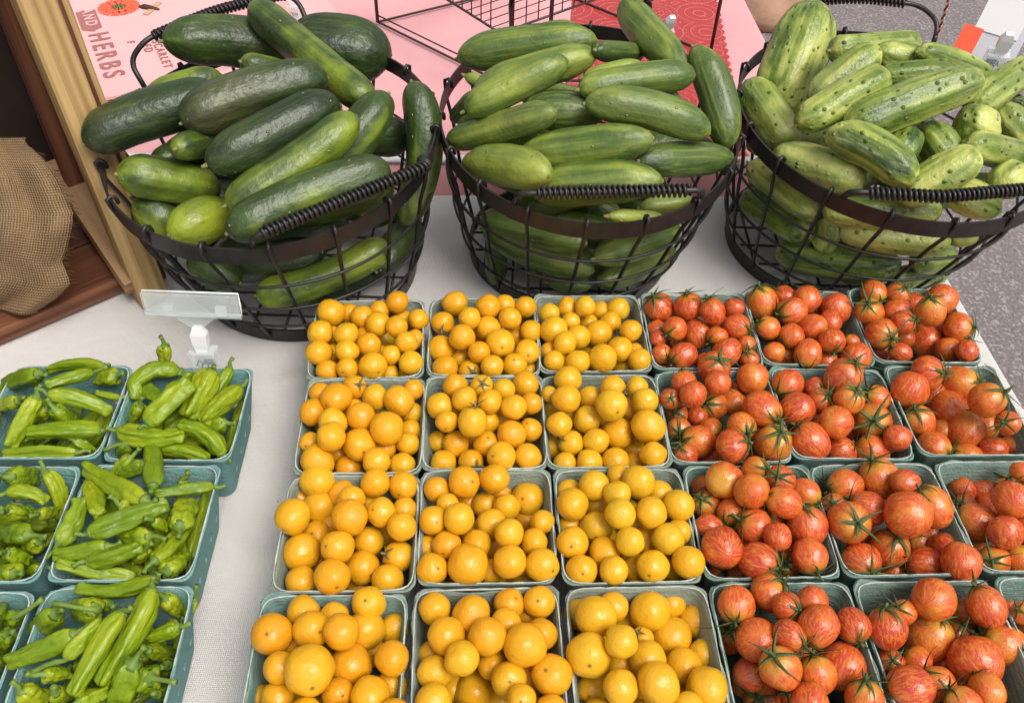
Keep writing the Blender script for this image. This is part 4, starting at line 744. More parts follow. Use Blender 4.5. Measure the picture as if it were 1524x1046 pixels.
for k, ((x0, y0, sc), L) in TOM.items():
    bx, by, rot = BOX[k]; env = env_box(bx, by, rot, 0.030 if k[0] == 'Y' else 0.032)
    items = []
    for q in L:
        q = list(q); low = 'L' in q; q = [a for a in q if a != 'L']
        items.append(dict(pts=[(x0 + q[0] / sc, y0 + q[1] / sc)], r=q[2] / sc, low=low, pole=(q[3], x0 + q[4] / sc, y0 + q[5] / sc) if len(q) > 3 else None))
    med = float(np.median([i['r'] for i in items if not i['low']]))
    for i in items:
        if i['low']: i['r'] = max(i['r'], 0.86 * med)
        else: i['r'] *= 1.03
    items.sort(key=lambda i: (not i['low'], i['pts'][0][1] + 0.3 * i['r']))        # back to front
    ts, PX, PR = solve(items, env, 1, 0.93, 26, 0.0022)
    kind = 'yellow cherry tomato' if k[0] == 'Y' else 'striped red tomato'
    for it, (t, _) in zip(items, ts):
        d = rays(it['pts'][0])[0]; X = Vector(CAM + d * t); r = it['r'] * t / F
        feat = ''
        if it['pole']:
            f_, px, py = it['pole']; ox, oy = (px - it['pts'][0][0]) / it['r'], (py - it['pts'][0][1]) / it['r']; m_ = math.hypot(ox, oy)
            if m_ > 0.93: ox, oy = ox / m_ * 0.93, oy / m_ * 0.93
            oz = math.sqrt(max(0, 1 - ox * ox - oy * oy)); vd = (X - Vector(CAM)).normalized()
            rr_ = Vector(cr); rr_ = (rr_ - vd * rr_.dot(vd)).normalized(); uu = rr_.cross(vd) * 1.0
            pole = (rr_ * ox - uu * -1 * (-oy) * -1 * -1 if False else rr_ * ox + uu * (-oy) - vd * oz).normalized()
            feat = ' with green calyx' if f_ == 'c' else ' with brown scar'
        else:
            f_ = None
            pole = Vector((random.gauss(0, 1), random.gauss(0, 1) + 0.9, random.gauss(0, 1) - 0.8)).normalized()
        o = link('yellow_tomato' if k[0] == 'Y' else 'striped_tomato', random.choice(YM if k[0] == 'Y' else RM))
        o.matrix_basis = fruit_matrix(X, pole, r, random.uniform(0, 6.28))
        wh = where(k)
        if k[0] == 'Y': o.color = ({'1': 0.08, '2': 0.16, '3': 0.40}[k[2]], 0.75 if feat else 0.0, 0, 1)
        adj = 'half hidden ' if it['low'] else ('large ' if r > 0.0155 else ('small ' if r < 0.0122 else ''))
        tag(o, adj + kind + feat + ', ' + wh, 'tomato', adj + kind.replace('tomato', 'tomatoes') + feat + ', ' + wh)
        if f_ == 'c' or (k[0] == 'R' and random.random() < 0.4):
            c_ = link('calyx', random.choice(RC if k[0] == 'R' else YC), None, o); c_.scale = (1.03, 1.03, o.data['ob'] * 1.035)
    # fruit underneath, seen only through the gaps
    c, s = math.cos(R(rot)), math.sin(R(rot)); rf = 0.0125
    for lz in (0.016, 0.037, 0.054):
        for iu in range(4):
            for iv in range(4):
                u, v = -0.034 + iu * 0.0227 + random.uniform(-.002, .002), -0.034 + iv * 0.0227 + random.uniform(-.002, .002)
                lim = 0.043 + 0.009 * lz / 0.07 - rf - 0.003
                u, v = max(-lim, min(lim, u)), max(-lim, min(lim, v))
                p = np.array([bx + u * c - v * s, by + u * s + v * c, lz + random.uniform(-.002, .002)])
                if len(PR) and (np.linalg.norm(PX - p, axis=1) - 0.90 * (PR + rf)).min() < 0: continue
                if len(fill_V) and False: continue
                if lz > 0.05 and v < -0.01: continue
                PX = np.r_[PX, p[None]]; PR = np.r_[PR, rf]
                if k[0] == 'Y':
                    me = YM[0]; mt = fruit_matrix(Vector(p), Vector((random.gauss(0, 1), random.gauss(0, 1), -1)).normalized(), rf, 0); b0 = len(fill_V)
                    fill_V += [mt @ v_.co for v_ in me.vertices]; fill_F += [tuple(b0 + a for a in p_.vertices) for p_ in me.polygons]
                elif red_fill < 90 and lz > 0.03:
                    red_fill += 1
                    o = link('striped_tomato', random.choice(RM)); o.matrix_basis = fruit_matrix(Vector(p), Vector((random.gauss(0, 1), random.gauss(0, 1), -0.5)).normalized(), rf, 1)
                    tag(o, 'half hidden striped red tomato, ' + where(k), 'tomato', 'half hidden striped red tomatoes, ' + where(k))
me = mesh_from('yellow_tomato_underlayer', fill_V, fill_F); me.materials.append(M['yellow'])
o = link('yellow_tomato_underlayer', me); o['kind'] = 'stuff'; tag(o, 'yellow cherry tomatoes lying underneath the heaped ones in the boxes', 'tomatoes')

# ------------------------------------------------------------------ tapering curved bodies: cucumbers and peppers
def body_mesh(name, C, rad, NU, shape, mat):
    """C: centre points (world), rad: radii; local z runs along the body. returns mesh, matrix"""
    C = [Vector(c) for c in C]; N = len(C)
    o = (C[0] + C[-1]) / 2; z = (C[-1] - C[0]).normalized(); x = z.orthogonal().normalized(); y = z.cross(x)
    Mx = Matrix(((x.x, y.x, z.x, o.x), (x.y, y.y, z.y, o.y), (x.z, y.z, z.z, o.z), (0, 0, 0, 1))); inv = Mx.inverted()
    P = [inv @ c for c in C]; V = []; Fc = []
    nx = Vector((1, 0, 0))
    for j in range(N):
        t = (P[min(j + 1, N - 1)] - P[max(j - 1, 0)]).normalized(); nx = (nx - t * nx.dot(t)).normalized(); ny = t.cross(nx)
        for i in range(NU):
            a = 2 * math.pi * i / NU; k = shape(j / (N - 1), a)
            V.append(P[j] + (nx * math.cos(a) + ny * math.sin(a)) * rad[j] * k)
    for j in range(N - 1):
        for i in range(NU): q = (i + 1) % NU; Fc.append((j * NU + i, j * NU + q, (j + 1) * NU + q, (j + 1) * NU + i))
    Fc.append(tuple(range(NU))[::-1]); Fc.append(tuple((N - 1) * NU + i for i in range(NU)))
    me = mesh_from(name, V, Fc); me.materials.append(mat); return me, Mx, P
def cap_spacing(n, k=2.2):
    s = np.linspace(-1, 1, n); return 0.5 + 0.5 * np.sign(s) * (1 - (1 - np.abs(s)) ** k)
def make_cuke(pts, rpx, tA, tB, kind, tone, seed, taper=1.0):
    n = 40; fine = poly_px(pts, 81); s = cap_spacing(n); px = np.stack([np.interp(s, np.linspace(0, 1, 81), fine[:, a]) for a in (0, 1)], 1)
    t = tA * (1 - s) + tB * s; C = CAM + rays(px) * t[:, None]
    return cuke_from(C, rpx * t / F, s, kind, tone, seed, taper)
def cuke_from(C, r, s, kind, tone, seed, taper=1.0):
    L = np.r_[0, np.cumsum(np.linalg.norm(np.diff(C, axis=0), axis=1))]; T = L[-1]
    rm = float(np.mean(r)); le = rm * {'slicer': 1.45, 'smooth': 1.9, 'pickle': 1.4}[kind] * (0.85 + 0.4 * ((seed * 37 % 11) / 11)); le = min(le, T * 0.48)
    def prof(d): q = np.clip(d / le, 0, 1); return np.sqrt(np.clip(1 - (1 - q) ** {'slicer': 2.2, 'smooth': 1.75, 'pickle': 2.3}[kind], 0, 1))
    pr = np.maximum(prof(L) * prof(T - L), 0.06); tp = taper if taper < 1 else 0.80 + 0.18 * ((seed * 53 % 13) / 13); sx = s if seed % 2 or taper < 1 else 1 - s
    pr = pr * (tp + (1 - tp) * np.clip(sx * 2.0, 0, 1) ** 0.7)
    rnd = random.Random(seed); ridge = {'slicer': 0.026, 'smooth': 0.018, 'pickle': 0.040}[kind]; nr = rnd.choice((3, 5, 6)) if kind != 'pickle' else rnd.choice((5, 6, 7)); ph = rnd.uniform(0, 6)
    def shape(u, a):
        p = Vector((math.cos(a) * 1.3, math.sin(a) * 1.3, u * 5 + seed * 1.7))
        k = 1 + ridge * math.cos(nr * a + ph) + 0.075 * noise.noise(p * 0.7) + 0.022 * noise.noise(p * 3)
        if kind == 'pickle':
            w_ = noise.noise(Vector((math.cos(a) * 4.5, math.sin(a) * 4.5, u * 16 + seed))); k += 0.10 * max(0, w_ - 0.22)
        if kind == 'slicer': k += 0.030 * noise.noise(Vector((math.cos(a) * 3.5, math.sin(a) * 3.5, u * 12 + seed)))
        return k
    me, Mx, P = body_mesh('cucumber', C, list(r * pr), 48 if kind == 'pickle' else 36, shape, M[kind])
    o = link('cucumber', me); o.matrix_basis = Mx; o.color = (tone + (0.06 if kind == 'pickle' else 0),) * 3 + (1,)
    # dry stem nub and blossom scar
    for e, sg in ((0, -1), (-1, 1)):
        d = (P[e] - P[1 if e == 0 else -3]).normalized(); m = MB(); h = (0.0024 if seed % 3 else 0.005) if e == 0 else 0.0006
        m.tube([P[e] - d * 0.003, P[e] + d * h * 0.5, P[e] + d * h], [0.0030, 0.0019, 0.0014] if e == 0 else [0.0026, 0.0022, 0.0013], 8)
        m.build('stem_nub' if e == 0 else 'blossom_scar', M['scar'], o)
    return o
GR = {'B1': ('dark green cucumber heaped in the basket beside the wooden crate', 'dark cucumbers in the basket beside the crate'),
      'B2': ('smooth green cucumber heaped in the middle basket', 'smooth cucumbers in the middle basket'),
      'B3': ('spotted pale pickling cucumber in the basket at the table edge', 'pickling cucumbers in the basket at the table edge')}
def auto_label(bk, tone, z):
    hue = 'dark' if tone < .25 else ('bright' if tone > .48 else 'mid')
    wh_ = 'seen through the wires of' if z < .15 else 'half covered in the heap of'
    return hue + ' green ' + {'B1': 'slicing', 'B2': 'smooth', 'B3': 'pickling'}[bk] + ' cucumber ' + wh_ + {'B1': ' the basket beside the crate', 'B2': ' the middle basket', 'B3': ' the basket beside the asphalt'}[bk]
for bk, (kind, L) in CUC.items():
    B = BAS[bk]; env = env_basket(B)
    items = [dict(pts=p, r=r, e=o.get('e', 0.0)) for p, r, tn, o in L]
    ts, PX, PR = solve(items, env, 7, 0.84, 13, 0.009)
    for i, ((p, r, tn, op), (a, b)) in enumerate(zip(L, ts)):
        o = make_cuke(p, r, a, b, kind, tn, i + 40 * int(bk[1]), op.get('taper', 1.0))
        lab = op.get('d') or auto_label(bk, tn, o.location.z); tag(o, lab, 'cucumber', GR[bk][1])
    # cucumbers deeper in the basket
    rnd = random.Random(int(bk[1])); made = 0
    for _ in range(2500):
        if made >= 22: break
        z = rnd.uniform(0.028, 0.15); q = z / RIMZ; a = B['rb'] + (B['a'] - B['rb']) * q; r = {'slicer': .024, 'smooth': .019, 'pickle': .020}[kind] * rnd.uniform(0.85, 1.1)
        h = rnd.uniform(.055, .085); an = rnd.uniform(-0.7, 0.7) + (math.pi if rnd.random() < .5 else 0); d = np.array([math.cos(an), math.sin(an), rnd.uniform(-.15, .15)])
        cx = B['bc'][0] + (B['rc'][0] - B['bc'][0]) * q; cy = B['bc'][1] + (B['rc'][1] - B['bc'][1]) * q
        rr = rnd.uniform(0, 1) * (a - 0.03); aa = rnd.uniform(0, 6.28); c = np.array([cx + rr * math.cos(aa), cy + rr * math.sin(aa), z])
        s = np.linspace(-1, 1, 7); X = c + s[:, None] * (h - r) * d
        if (np.hypot(X[:, 0] - cx, X[:, 1] - cy) + r > a - 0.006).any() or X[:, 2].min() < r + 0.006: continue
        if (np.linalg.norm(X[:, None] - PX[None], axis=2) - 0.86 * (r + PR[None])).min() < 0: continue
        made += 1; tn = rnd.uniform(.15, .5); PX = np.r_[PX, X]; PR = np.r_[PR, np.full(7, r)]
        ss = cap_spacing(22); C = c + ((ss * 2 - 1)[:, None] * h) * d + np.array([0, 0, 1]) * (0.004 * (1 - (ss * 2 - 1) ** 2))[:, None]
        o = cuke_from(C, np.full(22, r), ss, kind, tn, 200 + made + 40 * int(bk[1])); tag(o, auto_label(bk, tn, z), 'cucumber', GR[bk][1])

def make_pepper(C, r, seed, stem=None):
    n = len(C); s = np.linspace(0, 1, n); rnd = random.Random(seed)
    pr = np.interp(s, [0, .03, .10, .22, .5, .78, .93, .985, 1], [.30, .62, .90, 1.04, 1.0, .86, .74, .58, .22])
    nl = rnd.choice((3, 3, 4)); ph = rnd.uniform(0, 6); tw = rnd.uniform(-2.0, 2.0); am = rnd.uniform(.09, .17)
    def shape(u, a):
        p = Vector((math.cos(a), math.sin(a), u * 4 + seed * 1.3))
        k = 1 + am * math.cos(nl * a + ph + tw * u) + 0.35 * am * math.cos(2 * nl * a + ph * 1.7 + tw * u) + 0.16 * noise.noise(p * 1.1) + 0.05 * noise.noise(Vector((p.x * 3, p.y * 3, u * 7 + seed)))
        k -= 0.70 * max(0, 0.20 - abs(noise.noise(Vector((math.cos(a) * 1.9, math.sin(a) * 1.9, u * 2.4 + seed * 2))))) + 0.30 * max(0, 0.16 - abs(noise.noise(Vector((math.cos(a) * 3.6 + 5, math.sin(a) * 3.6, u * 6.0 + seed)))))
        if u > .86: k += (u - .86) * 3.0 * math.cos(nl * a + ph + tw)
        return k
    me, Mx, P = body_mesh('shishito_pepper', C, list(r * pr * 1.05), 34, shape, M['pepper'])
    o = link('green_pepper', me); o.matrix_basis = Mx
    d = (P[0] - P[2]).normalized()
    rm = float(r[0])
    inv = Mx.inverted()
    if stem is not None: tip = inv @ Vector(stem)
    else: tip = P[0] + d * (0.010 if seed < 300 else 0.003) + Vector((rnd.uniform(-.004, .004), rnd.uniform(-.004, .004), 0))
    m = MB(); mid = P[0].lerp(tip, .45) + Vector((rnd.uniform(-.002, .002), rnd.uniform(-.002, .002), 0))
    q0 = P[0] - d * rm * 0.28
    m.tube([q0, P[0] - d * rm * .06, P[0] + d * 0.0012, P[0].lerp(mid, .5), mid, mid.lerp(tip, .6), tip], [rm * .74, rm * .56, rm * .30, .0021, .0017, .0017, .0024], 10)
    m.build('stem', M['pstem'], o)
    return o
for k_, key in (('P12', (890, 390)), ('P22', (930, 790)), ('P32', (1430, 250))):
    l_ = PEP[k_][1]; q_ = next(q for q in l_ if q[0][0] == key); l_.remove(q_); l_.append((q_[0], q_[1] * 0.86) + tuple(q_[2:]))
for k, ((x0, y0, sc), L) in PEP.items():
    bx, by, rot = BOX[k]; env = env_box(bx, by, rot, 0.036); lab = ' light green pepper, ' + where(k); grp = ' green peppers, ' + where(k)
    items = [dict(pts=[(x0 + p[0] / sc, y0 + p[1] / sc) for p in q[0]], r=q[1] / sc * 1.03) for q in L]
    for it in items:
        L2 = np.linalg.norm(np.diff(np.asarray(it['pts'], float), axis=0), axis=1).sum(); it['e'] = min(0.026, 0.55 / F * math.sqrt(max(0.0, (5.6 * it['r']) ** 2 - L2 ** 2)))
    ts, PX, PR = solve(items, env, 6, 0.80, 9, 0.005, 3.0)
    for i, (q, it, (a, b)) in enumerate(zip(L, items, ts)):
        n = 38; px = poly_px(it['pts'], n); s = np.linspace(0, 1, n); t = a * (1 - s) + b * s; C = CAM + rays(px) * t[:, None]
        stem = None
        if len(q) > 2: stem = CAM + rays((x0 + q[2][0] / sc, y0 + q[2][1] / sc))[0] * (a - 0.004)
        o = make_pepper(C, it['r'] * t / F, i + 31 * int(k[1]) + 7 * int(k[2]), stem)
        ln = float(np.linalg.norm(C[-1] - C[0])); sag = max(np.linalg.norm(np.cross(C - C[0], (C[-1] - C[0]) / ln), axis=1)) / ln
        adj = ('long' if ln > .062 else ('short' if ln < .036 else 'wrinkled')) + (' curved' if sag > .08 else ' straight')
        tag(o, adj + lab + (', stalk showing' if stem is not None else ''), 'pepper', adj + grp + (', stalk showing' if stem is not None else ''))
    c, s_ = math.cos(R(rot)), math.sin(R(rot)); made = 0; rnd = random.Random(k)
    for _ in range(1500):
        if made >= 26: break
        r = rnd.uniform(.0065, .0088); h = rnd.uniform(.026, .036); an = rnd.uniform(0, 6.28); z = rnd.uniform(.012, .056); lim = 0.040 + 0.009 * z / .07 - r * 0.9
        u, v = rnd.uniform(-.03, .03), rnd.uniform(-.03, .03); du, dv = math.cos(an) * h, math.sin(an) * h
        if max(abs(u + du), abs(u - du), abs(v + dv), abs(v - dv)) > lim: continue
        ss = np.linspace(-1, 1, 18); lu, lv = u + ss * du, v + ss * dv + 0.005 * (1 - ss ** 2) * rnd.uniform(-1, 1)
        C = np.stack([bx + lu * c - lv * s_, by + lu * s_ + lv * c, z + ss * rnd.uniform(-.004, .004)], 1); X = C[::3]
        if (np.linalg.norm(X[:, None] - PX[None], axis=2) - 0.8 * (r + PR[None])).min() < 0: continue
        made += 1; PX = np.r_[PX, X]; PR = np.r_[PR, np.full(len(X), r)]
        o = make_pepper(C, np.full(18, r), 300 + made); tag(o, 'half hidden' + lab, 'pepper', 'half hidden' + grp)

# ------------------------------------------------------------------ wire baskets
def rim_hit(B, px, py):
    """point of the rim ellipse nearest to where this pixel meets the rim plane"""
    p = U(px, py, RIMZ); a = math.atan2((p.y - B['rc'][1]) / B['b'], (p.x - B['rc'][0]) / B['a'])
    return Vector((B['rc'][0] + B['a'] * math.cos(a), B['rc'][1] + B['b'] * math.sin(a), RIMZ))
def round_path(P, rad=0.02, n=7):
    out = [P[0]]
    for i in range(1, len(P) - 1):
        a, b, c = P[i - 1], P[i], P[i + 1]; r_ = min(rad, (a - b).length * .45, (c - b).length * .45); s, e = b + (a - b).normalized() * r_, b + (c - b).normalized() * r_
        for k in range(n + 1): t = k / n; out.append(s * (1 - t) ** 2 + b * 2 * t * (1 - t) + e * t * t)
    out.append(P[-1]); return out
def resample(P, n):
    P = [Vector(p) for p in P]; d = [0]
    for a, b in zip(P, P[1:]): d.append(d[-1] + (b - a).length)
    out = []; j = 0
    for i in range(n):
        t = d[-1] * i / (n - 1)
        while j < len(P) - 2 and d[j + 1] < t: j += 1
        out.append(P[j].lerp(P[j + 1], (t - d[j]) / max(1e-9, d[j + 1] - d[j])))
    return out
def handle(parent, org, path, g0, g1, bow=None):
    pts = [p - org for p in path]; m = MB(); m.tube(pts, 0.0031, 8); h = m.build('handle', M['black'], parent)
    P = resample(pts, 400); seg = P[int(400 * g0):int(400 * g1)]; Ls = sum((b - a).length for a, b in zip(seg, seg[1:])); turns = int(Ls / 0.0050)
    S = resample(seg, turns * 10 + 1); hx = []; nx = Vector((0, 0, 1))
    for i, p in enumerate(S):
        t = (S[min(i + 1, len(S) - 1)] - S[max(i - 1, 0)]).normalized(); nx = (nx - t * nx.dot(t)).normalized(); ny = t.cross(nx); a = 2 * math.pi * i / 10
        hx.append(p + (nx * math.cos(a) + ny * math.sin(a)) * 0.0052)
    m = MB(); m.tube(hx, 0.0017, 6); m.build('grip', M['black'], h)
BLAB = {'B1': 'black wire basket of dark cucumbers beside the wooden crate', 'B2': 'black wire basket of smooth green cucumbers, between the other two', 'B3': 'black wire basket of spotted pickling cucumbers at the table edge'}
for bk, B in BAS.items():
    org = Vector((*B['bc'], 0.0015)); root = empty('wire_basket', org, BLAB[bk], 'basket', 'black wire baskets of cucumbers')
    def at(q, a, off=0.0):
        cx = B['bc'][0] + (B['rc'][0] - B['bc'][0]) * q; cy = B['bc'][1] + (B['rc'][1] - B['bc'][1]) * q; bul = 0.006 * math.sin(math.pi * q)
        return Vector((cx + (B['rb'] + (B['a'] - B['rb']) * q + bul + off) * math.cos(a), cy + (B['rb'] + (B['b'] - B['rb']) * q + bul + off) * math.sin(a), RIMZ * q)) - org
    m = MB(); m.ring_band(lambda a: at(1, a) + Vector((0, 0, -0.009)), 96, 0.018, 0.0022); m.build('rim_band', M['black'], root, False)
    m = MB(); m.ring_band(lambda a: at(0, a) + Vector((0, 0, 0.0085)), 80, 0.016, 0.0024); m.build('base_band', M['black'], root, False)
    for q in (0.22, 0.43, 0.66):
        m = MB(); m.tube([at(q, 2 * math.pi * i / 80) for i in range(80)], 0.0016, 7, closed=True); m.build('wire_ring', M['black'], root)
    NW = 18; ph = {'B1': 0.05, 'B2': 0.12, 'B3': 0.2}[bk]
    for i in range(NW):
        a = 2 * math.pi * i / NW + ph; m = MB()
        top = [at(0.90, a, 0.0036), at(0.97, a, 0.0042), at(1.0, a, 0.0042) + Vector((0, 0, 0.002)), at(1.0, a, 0.0) + Vector((0, 0, 0.0042)), at(1.0, a, -0.0042) + Vector((0, 0, 0.001)), at(0.97, a, -0.004)]
        m.tube([at(0.02, a, -0.003)] + [at(q, a, -0.0026 + 0.006 * max(0, q - .6)) for q in (0.15, .3, .45, .6, .75)] + top, 0.0021, 7); m.build('upright_wire', M['black'], root)
    for ax in (0, 1):
        for k in range(-3, 4):
            c = k / 3.6 * B['rb']; h = math.sqrt(max(0, B['rb'] ** 2 - c * c)) - 0.003
            z = 0.013 + 0.004 * ax
            m = MB(); m.tube([(c, -h, z), (c, h, z)] if ax == 0 else [(-h, c, z), (h, c, z)], 0.0016, 6); m.build('floor_wire', M['black'], root)
    if bk == 'B1':
        A_, B_ = rim_hit(B, 372, 372), rim_hit(B, 640, 238); c1, c2 = U(378, 352, .205), U(634, 248, .205)
        handle(root, org, round_path([A_ + Vector((0, 0.004, -0.002)), c1, c2, B_ + Vector((-0.004, 0, 0))], .012), .14, .93)
        A_, B_ = rim_hit(B, 213, 132), rim_hit(B, 480, 30); c1, c1b, c2 = U(193, 92, .205), U(215, 60, .225), U(440, -12, .225)
        mid = U(320, 16, .23)
        handle(root, org, round_path([A_ + Vector((0.003, -.003, -0.002)), c1, c1b, mid, c2, B_ + Vector((0, -.004, 0))], .03, 9), .235, .80)
    elif bk == 'B2':
        A_, B_ = rim_hit(B, 766, 304), rim_hit(B, 1052, 293); c1, c2 = U(772, 288, .205), U(1046, 283, .205)
        handle(root, org, round_path([A_ + Vector((0, 0.004, -0.002)), c1, c2, B_ + Vector((-0.004, 0, 0))], .012), .20, .80)
        A_, B_ = rim_hit(B, 972, 42), rim_hit(B, 752, 42); c1, c2 = U(968, 2, .255), U(760, -2, .255)
        handle(root, org, round_path([A_ + Vector((0, -.004, -0.002)), c1, U(940, -40, .275), U(790, -44, .275), c2, B_ + Vector((0, -.004, 0))], .03, 9), .25, .75)
    else:
        A_, B_ = rim_hit(B, 1255, 298), rim_hit(B, 1556, 292); c1, c2 = U(1266, 285, .205), U(1548, 280, .205)
        handle(root, org, round_path([A_ + Vector((0, 0.004, -0.002)), c1, U(1400, 293, .207), c2, B_ + Vector((-0.004, 0, 0))], .012), .20, .85)
        A_, B_ = rim_hit(B, 1387, 68), rim_hit(B, 1185, 55); c1, c2 = U(1398, 34, .205), U(1175, 16, .195)
        handle(root, org, round_path([A_ + Vector((0, -.004, -0.002)), c1, U(1370, 8, .215), U(1280, -3, .218), U(1200, 3, .212), c2, B_ + Vector((0, -.004, 0))], .03, 9), .30, .76)

# ------------------------------------------------------------------ wooden crate with burlap
e1 = Vector((-0.741, -0.671, 0)); e2 = Vector((-0.671, 0.741, 0)); F0 = Vector((-0.415, 0.772, 0))
cr_ = empty('wooden_crate', (F0.x, F0.y, 0), 'open wooden crate of pine posts and dark stained boards with burlap inside', 'crate')
def cb_(name, a, b, w_, d_, mat, xd, bev=0.0015): return beam(name, Vector(a) - cr_.location, Vector(b) - cr_.location, w_, d_, mat, cr_, xd, bev)
# floor boards (stained), side by side from the corner
for i in range(4):
    a = F0 + e2 * (0.045 + 0.088 * i) + e1 * 0.005 + Vector((0, 0, 0.013)); cb_('floor_board', a, a + e1 * 0.62, 0.018, 0.085, M['stain'], (0, 0, 1))
foot = U(214, 412, 0.03); topp = U(46, -8, .335)
dirp = (topp - foot).normalized()
cb_('post', foot - dirp * 0.030, foot + dirp * 0.50, 0.033, 0.030, M['pine'], e1)
f2 = foot + e2 * 0.033 - e1 * 0.020
cb_('post', f2 - dirp * 0.028, f2 + dirp * 0.50, 0.016, 0.030, M['stain'], e1)
f3 = f2 - e1 * 0.0130 + e2 * 0.006
cb_('edge_strip', f3 - dirp * 0.02, f3 + dirp * 0.5, 0.007, 0.016, M['pine'], e1)
f4 = F0 + e1 * 0.017 + e2 * 0.12
cb_('side_board', f4 + Vector((0, 0, .0225)), f4 + Vector((0, 0, .52)), 0.040, 0.014, M['stain'], e1)
bA, bB = U(206, 424, 0.030), U(52, 196, 0.105)
cb_('brace', bA, bB + (bB - bA) * 0.02, 0.020, 0.030, M['brownw'], (0, 0, 1))
# dark back panel boards behind the burlap
pa = F0 + e2 * 0.165 + e1 * 0.03
for i in range(5):
    c0 = pa + e1 * (0.055 + 0.112 * i); cb_('back_board', c0 + Vector((0, 0, .0225)), c0 + Vector((0, 0, .46)), 0.108, 0.014, M['dark'], e1)
# burlap sheet hanging inside the crate
V = []; UVs = []; Fc = []; NX, NY = 46, 60
ys = [214, 236, 262, 290, 318, 345, 372, 386, 400, 420, 440, 458]; xr = [38, 62, 82, 96, 108, 104, 98, 92, 98, 104, 84, 55]
for j in range(NY + 1):
    v = j / NY; y = 206 + v * 256; xe = float(np.interp(y, ys, xr)) + 2.5 * noise.noise(Vector((y * .25, 1, 0)))
    for i in range(NX + 1):
        u = i / NX; x = -110 + (xe + 110) * u
        yb = y + (18 * (1 - u) * 0 + 6 * math.sin(u * 9) * v) - 26 * max(0, 0.55 - u) * v
        z = 0.15 * (1 - v ** 1.7) + 0.028 + 0.004 * math.sin(u * 21 + v * 3) * (0.3 + v) * 0.6 + 0.008 * noise.noise(Vector((u * 5, v * 4, 2)))
        V.append(U(x, yb, max(z, 0.0255))); UVs.append((u * 1.1, v * 1.3))
for j in range(NY):
    for i in range(NX): a = j * (NX + 1) + i; Fc.append((a, a + 1, a + NX + 2, a + NX + 1))
me = mesh_from('burlap_cloth', V, Fc); uv = me.uv_layers.new(name='UVMap')
for lp in me.loops: uv.data[lp.index].uv = UVs[lp.vertex_index]
o = link('burlap_cloth', me, M['burlap']); md = o.modifiers.new('thick', 'SOLIDIFY'); md.thickness = 0.0015
tag(o, 'brown frayed burlap cloth hanging inside the wooden crate', 'cloth')
m = MB()
for k in range(70):
    j = random.randrange(2, NY); p = V[j * (NX + 1) + NX]; q = V[j * (NX + 1) + NX - 2]; d = (p - q).normalized() * random.uniform(.003, .009) + Vector((random.uniform(-.002, .002), random.uniform(-.002, .002), random.uniform(-.003, .001)))
    m.tube([p - d * .3, p + d * .5, p + d + Vector((0, 0, -.001))], 0.00035, 4)
m.build('fringe', M['burlap'], o)['kind'] = 'stuff'

# ------------------------------------------------------------------ things on the pink table
PZ = 0.0015
cO = U(157, 150, PZ); cTL = U(104, 4, PZ); dn = (cO - cTL).normalized(); rtv = (U(262, 140, PZ) - cO); rtv = (rtv - dn * rtv.dot(dn)).normalized()
card = empty('seed_card', (cO.x, cO.y, PZ), 'large pink printed herb and flower card lying behind the dark cucumbers', 'card')
def on_card(a, b, z=0.0): return rtv * a - dn * b + Vector((0, 0, z))     # a across, b up from the lower corner
m = MB(); m.box(on_card(.205, .29, .002), rtv * .205, dn * .29, Vector((0, 0, .0022))); m.build('sheet', M['card'], card, False)
m = MB(); m.box(on_card(.25, .115, .0046), rtv * .105, dn * .10, Vector((0, 0, .0002))); m.build('printed_panel', M['paleink'], card, False)
def px_card(x, y): p = U(x, y, PZ) - cO; return p.dot(rtv), -p.dot(dn)
def text(s, x, y, size, mat, parent, z=0.0052):
    cu_ = bpy.data.curves.new('txt', 'FONT'); cu_.body = s; cu_.size = size; cu_.extrude = 0.00015; cu_.offset = size * 0.022; cu_.align_x = 'LEFT'; cu_.space_character = 1.42
    ob = bpy.data.objects.new('txt', cu_); col.objects.link(ob); dg = bpy.context.evaluated_depsgraph_get(); me = bpy.data.meshes.new_from_object(ob.evaluated_get(dg)); bpy.data.objects.remove(ob)
    a, b = px_card(x, y); o = link('lettering', me, mat, parent); p = on_card(a, b, z)
    o.matrix_basis = Matrix(((dn.x, rtv.x, 0, p.x), (dn.y, rtv.y, 0, p.y), (0, 0, 1, p.z), (0, 0, 0, 1)))
    return o
text('HERBS', 133, 56, .044, M['ink'], card); text('SCARLET', 227, 66, .019, M['ink'], card); text('RED', 210, 66, .019, M['ink'], card); text('F', 190, 67, .017, M['ink'], card)
a0, b0 = px_card(134, 36); m = MB(); q = len(m.V)
ban = [(-.016, .042), (.016, .042), (.016, -.030), (0, -.042), (-.016, -.030)]
for z in (.0046, .0052):
    for (x, y) in ban: m.V.append(on_card(a0 + x, b0 + y, z))
m.F += [tuple(range(5))[::-1], tuple(range(5, 10))] + [(k, (k + 1) % 5, 5 + (k + 1) % 5, 5 + k) for k in range(5)]
m.build('banner', M['ink'], card, False); text('AND', 122, 20, .026, M['card'], card, .0056)
fa, fb = px_card(178, 15); m = MB()
for ringn, rad, off in ((13, .034, 0), (11, .023, .25)):
    for k in range(ringn):
        a = 2 * math.pi * k / ringn + off; c = on_card(fa + rad * .62 * math.cos(a), fb + rad * .62 * math.sin(a), .0048 + (.0006 if off else 0)); d = rtv * math.cos(a) - dn * math.sin(a); s = Vector((-d.y, d.x, 0))
        m.box(c, d * rad * .40, s * rad * .19, Vector((0, 0, .0003)))
fl = m.build('printed_flower', M['inkred'], card, False)
m = MB(); c = on_card(fa, fb, .0058)
